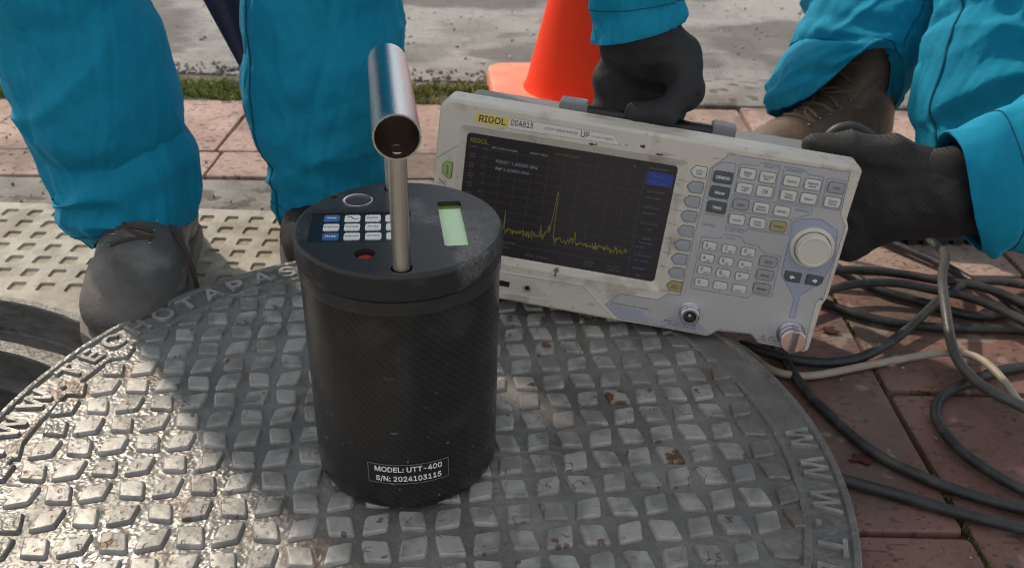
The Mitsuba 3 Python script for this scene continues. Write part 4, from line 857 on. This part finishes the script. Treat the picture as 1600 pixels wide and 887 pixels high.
def head_fn(c, fwd):
    fwd = np.array(fwd, float); fwd /= np.linalg.norm(fwd); side = np.cross(fwd, [0, 0, 1.]); side /= np.linalg.norm(side); up_ = np.cross(side, fwd); M = np.stack([side, fwd, up_], 1); c = np.array(c, float)
    g = lambda x, y, z: c + M @ np.array([x, y, z])
    def f(p):
        e = sd_ell(p, g(0, -.01, .02), (.078, .098, .115), M); e = smin(e, sd_ell(p, g(0, .025, -.065), (.055, .065, .055), M), .03)
        e = smin(e, sd_cone(p, g(0, .085, .015), g(0, .108, -.022), .010, .015), .012); e = smin(e, sd_cone(p, g(-.02, .083, -.058), g(.02, .083, -.058), .009, .009), .008)
        for s in (-1, 1):
            e = smin(e, sd_ell(p, g(s * .080, -.005, -.005), (.012, .022, .034), M), .008); e = np.maximum(e, -sd_ell(p, g(s * .032, .098, .018), (.016, .014, .010), M))
        return smin(e, sd_cone(p, g(0, -.02, -.08), g(0, -.04, -.19), .055, .06), .03)
    return f, g, M
def head(c, fwd, parent):
    f, g, M = head_fn(c, fwd); c = np.array(c); hk = obj('head', sculpt(f, c - .25, c + .17, .007), 'm_skin', parent, smooth=True)
    obj('eyes', cat([trimesh.creation.icosphere(2, .011).apply_translation(g(s * .032, .083, .018)) for s in (-1, 1)]), 'm_white_print', hk, smooth=True)
    fh = lambda p: np.maximum(sd_ell(p, g(0, -.018, .03), (.086, .104, .118), M), -sd_ell(p, g(0, .085, -.03), (.12, .085, .095), M))
    obj('hair', sculpt(lambda p: np.maximum(fh(p), ((c - p) @ M[:, 2]) - .03), c - .2, c + .2, .008), 'm_hair', hk, smooth=True)
head((-.335, .93, 1.68), (.25, -.8, -.5), p1)
for w_, s in (((-.54, .835, .92), -1), ((-.12, .855, .92), 1)):
    w_ = np.array(w_); kn = [w_ + [s * .005, dy, -.09] for dy in (-.035, -.012, .011, .033)]
    hand(w_, kn, [[k_ + [-s * .006, 0, -.035], k_ + [-s * .022, 0, -.058]] for k_ in kn], [w_ + [-s * .02, -.03, -.04], w_ + [-s * .03, -.045, -.07], w_ + [-s * .03, -.045, -.095]], 'glove', p1, h=.006)

# crouching person holding the analyser
p2 = thing('person', 'bending person in bright teal workwear with black gloves holding the analyser', 'person')
LEGA = [(0.58, 1.33, 0.66, 0.1), (0.55, 1.345, 0.45, 0.096), (0.5272, 1.326, 0.3118, 0.0921), (0.5052, 1.2875, 0.2314, 0.0915), (0.4952, 1.2699, 0.1949, 0.0935), (0.483, 1.2543, 0.1622, 0.0919), (0.474, 1.2444, 0.1416, 0.0889), (0.4555, 1.2324, 0.1166, 0.0909), (0.4483, 1.2225, 0.096, 0.0834), (0.4452, 1.2153, 0.0811, 0.0749)]
LEGB = [(0.69, 1.2, 0.66, 0.1), (0.655, 1.19, 0.47, 0.1), (0.6325, 1.1647, 0.3404, 0.0982), (0.6127, 1.1267, 0.271, 0.0907), (0.6052, 1.1038, 0.2293, 0.0928), (0.5973, 1.0846, 0.1943, 0.0949), (0.5913, 1.0654, 0.1593, 0.0949), (0.5935, 1.0445, 0.1211, 0.0871), (0.5938, 1.0272, 0.0896, 0.0808), (0.593, 1.0118, 0.0616, 0.0754)]
fa = rand_folds(51, 46, .36, 1.3, 1.5) + [(CAMT - .9, .05, .8, .03, .010, .008), (CAMT - .6, .085, .7, -.02, .010, .007), (CAMT - .3, .15, .6, .12, .010, .006), (CAMT - .7, .20, .5, .12, .012, .006), (CAMT + .3, .12, 1.0, .0, .014, .004), (CAMT - .1, .24, .5, -.1, .012, .005)]
fb = rand_folds(63, 46, .38, 1.2, 1.5) + [(CAMT - .4, .12, .9, .03, .012, .007), (CAMT + .3, .15, .9, -.03, .012, .006), (CAMT - .2, .21, .7, .08, .012, .006), (CAMT + .2, .27, .6, -.08, .012, .005)]
hemA = lambda TH, SS: np.exp(-SS / .09) * (.115 * np.exp(-(((TH - (CAMT + .38) + np.pi) % (2 * np.pi) - np.pi) / .85) ** 2) - .006)
ma, VA, THA, SA = loft(LEGA, 200, 150, fa, .0032, 3, hem=hemA); mb, VB, THB, SB = loft(LEGB, 190, 150, fb, .0034, 4)
hip2 = lambda p: smin(smin(sd_ell(p, (.63, 1.27, .76), (.17, .16, .15)), sd_cone(p, (.565, 1.29, .60), (.60, 1.30, .74), .10, .10), .05), sd_cone(p, (.665, 1.14, .60), (.66, 1.23, .74), .10, .10), .05)
m3 = sculpt(hip2, (.40, .98, .46), (.88, 1.50, .96), .014)
obj('trousers', cat([ma, mb, m3]), 'm_teal', p2, smooth=True)
for q_ in (seam(VA, THA, 118, .0012, .0003, z1=130), seam(VB, THB, 84, .0018, .0003, z1=130)): obj('side_seam', q_, 'm_teal_seam', p2, smooth=True)
boot('boot', (.432, 1.192), (-.82, -.57), 'm_boot_brown', 'm_sole', p2, 'm_lace_tan', scale=1.06, sh=.046)
boot('boot', (.575, 1.03), (-1, .02), 'm_boot_brown', 'm_sole', p2, 'm_lace_tan', scale=1.03)
def torso2(p):
    e = sd_cone(p, (.61, 1.26, .80), (.44, 1.06, .93), .155, .165); e = smin(e, sd_cone(p, (.27, 1.05, .90), (.60, 1.04, .88), .075, .075), .06)
    e = smin(e, chain(p, [(.27, 1.05, .89), (.16, .92, .62), (.118, .825, .43)], [.074, .058, .046]), .03); e = smin(e, chain(p, [(.61, 1.04, .87), (.68, .93, .55), (.655, .88, .37), (.56, .79, .235)], [.074, .064, .06, .066]), .03)
    return e + .005 * (meshkit.fbm(p * 14, 3, 4) - .5)
obj('jacket', sculpt(torso2, (.04, .68, .15), (.84, 1.48, 1.16), .012), 'm_teal', p2, smooth=True)
# visible sleeves
SLA = [(.130, .85, .50, .044), (.112, .815, .41, .0415), (.1045, .800, .362, .040), (.1035, .796, .330, .0395), (.1040, .794, .302, .0385)]
ms_, VS, THS, SSs = loft(SLA, 70, 110, rand_folds(71, 10, .12), .0015, 6, yr=.85, hem=lambda TH, SS: np.exp(-SS / .05) * (.010 * np.cos(TH)))
SLB = [(.60, .83, .27, .072), (.54, .775, .222, .073), (.495, .752, .203, .071), (.460, .742, .194, .066), (.430, .737, .188, .060), (.408, .733, .184, .0545), (.396, .732, .182, .0515)]
def loft_x(rows, nz, nt, folds, amp, seed):
    R = np.array(rows, float)[::-1]; s = np.r_[0, np.cumsum(np.linalg.norm(np.diff(R[:, :3], axis=0), axis=1))]; S = np.linspace(0, s[-1], nz); C = PchipInterpolator(s, R)(S)
    t_ = np.linspace(0, 2 * np.pi, nt, endpoint=False); TH, SS = np.meshgrid(t_, S); tan = np.gradient(C[:, :3], axis=0); tan /= np.linalg.norm(tan, axis=1)[:, None]
    ay = np.array([0, 0, 1.]) - tan * tan[:, 2:3]; ay /= np.linalg.norm(ay, axis=1)[:, None]; ax = np.cross(ay, tan)
    disp = np.zeros_like(TH)
    for (t0, s0, L, slope, w, a) in folds:
        dt = (TH - t0 + np.pi) % (2 * np.pi) - np.pi; ds = SS - s0 - slope * dt; disp += a * np.exp(-(ds / w) ** 2 - (dt / L) ** 2) - .5 * a * np.exp(-((ds - 1.9 * w) / (1.1 * w)) ** 2 - (dt / L) ** 2)
    disp += amp * 2 * (meshkit.fbm(np.stack([np.cos(TH) * 2 + seed, np.sin(TH) * 2, SS * 14], -1), 3, seed) - .5)
    r = C[:, 3:4] + disp; V = C[:, None, :3] + ax[:, None] * (.75 * r * np.cos(t_))[..., None] + ay[:, None] * (1.12 * r * np.sin(t_))[..., None]
    V[..., 0] += np.exp(-SS / .04) * (-.018 * np.sin(TH) - .010 * np.cos(TH) ** 2 + .012)
    c0 = C[0, :3]; return strips([V[6] * .95 + C[6, :3] * .05, V[0] * .96 + c0 * .04 + [.0006, 0, 0]] + [V[k] for k in range(nz)]), V, TH
mb_, VBS, THBS = loft_x(SLB, 90, 120, rand_folds(82, 16, .2) + [(-np.pi / 2, .03, .9, .02, .009, .006), (-np.pi / 2, .075, .8, -.03, .012, .006)], .0022, 8)
obj('sleeve', ms_, 'm_teal', p2, smooth=True); obj('sleeve', mb_, 'm_teal', p2, smooth=True)
for q_ in (hemline(VS, 8, .0005), hemline(VBS, 14, .0007), hemline(VBS, 34, .0008)): obj('sleeve_stitch', q_, 'm_teal_seam', p2, smooth=True)
head((.37, .92, 1.03), (-.5, -.7, -.55), p2)
# glove on the carrying handle (bar runs through the fist)
bar = lambda s: AO + AR @ np.array([s, .1750, -.060])
bd = AR[:, 0]
kn = [np.array(q) for q in ((.088, .802, .258), (.107, .806, .254), (.128, .806, .251), (.147, .800, .249))]
tp = []
for k_ in kn:
    c = bar(0) + bd * ((k_ - bar(0)) @ bd); tp.append([c + [0, .021, -.004], c + [0, .006, -.021], c + [0, -.012, -.016]])
hand(np.array((.108, .799, .300)), kn, tp, [np.array(q) for q in ((.146, .785, .283), (.151, .762, .258), (.130, .748, .243), (.104, .750, .2415))], 'glove', p2, palm_r=.0150, h=.0028)
obj('glove_cuff', cat([lathe([(.0315, .280), (.0335, .292), (.0335, .300), (.0325, .315), (.030, .33)], 60, (0, 0, 0)).apply_transform(np.array([[.98, 0, 0, .1045], [0, .70, 0, .796], [0, 0, .96, .010], [0, 0, 0, 1.]]))]), 'm_glove', p2, smooth=True)
# glove at the right end of the instrument
kn = [np.array(q) for q in ((.322, .752, .196), (.314, .752, .174), (.313, .752, .150), (.320, .750, .124))]
tp = [[k_ + [-.002, .045, -.008], k_ + [-.006, .080, -.018], k_ + [-.020, .096, -.024]] for k_ in kn]
hand(np.array((.392, .738, .180)), kn, tp, [np.array(q) for q in ((.365, .742, .200), (.337, .743, .2135), (.302, .746, .2165), (.268, .748, .2175))], 'glove', p2, palm_r=.0200, h=.0028)
obj('glove_cuff', cat([tube([(.355, .741, .174), (.378, .738, .178), (.40, .735, .181), (.43, .735, .186)], [.036, .0385, .0405, .040], 48, False).apply_transform(np.array([[1, 0, 0, 0], [0, .62, 0, .28], [0, 0, 1.12, -.0215], [0, 0, 0, 1.]]))]), 'm_glove', p2, smooth=True)

# navy cloth hanging behind the standing person
t = thing('navy_cloth', 'dark navy cloth tip hanging between the standing legs', 'cloth')
R = []
for u in np.linspace(0, 1, 70):
    z = .142 + u * .86; xl = -.359 - .036 * min(u / .116, 3.2) + .012 * max(0, u - .37); w = .010 + .07 * min(u / .3, 1) ** .8
    th = np.linspace(0, 2 * np.pi, 60, endpoint=False); rr = 1 + .10 * np.sin(4 * th + 4 * u)
    R.append(np.c_[xl + w + w * rr * np.cos(th), 1.125 - .02 * u + .28 * w * rr * np.sin(th) + .004 * np.sin(7 * th) * min(1, w / .05), np.full(60, z)])
m = strips(R); obj('folds', cat([m, mesh(np.vstack([R[0], R[0].mean(0)]), [[(i + 1) % 60, i, 60] for i in range(60)])]), 'm_navy', t, smooth=True)
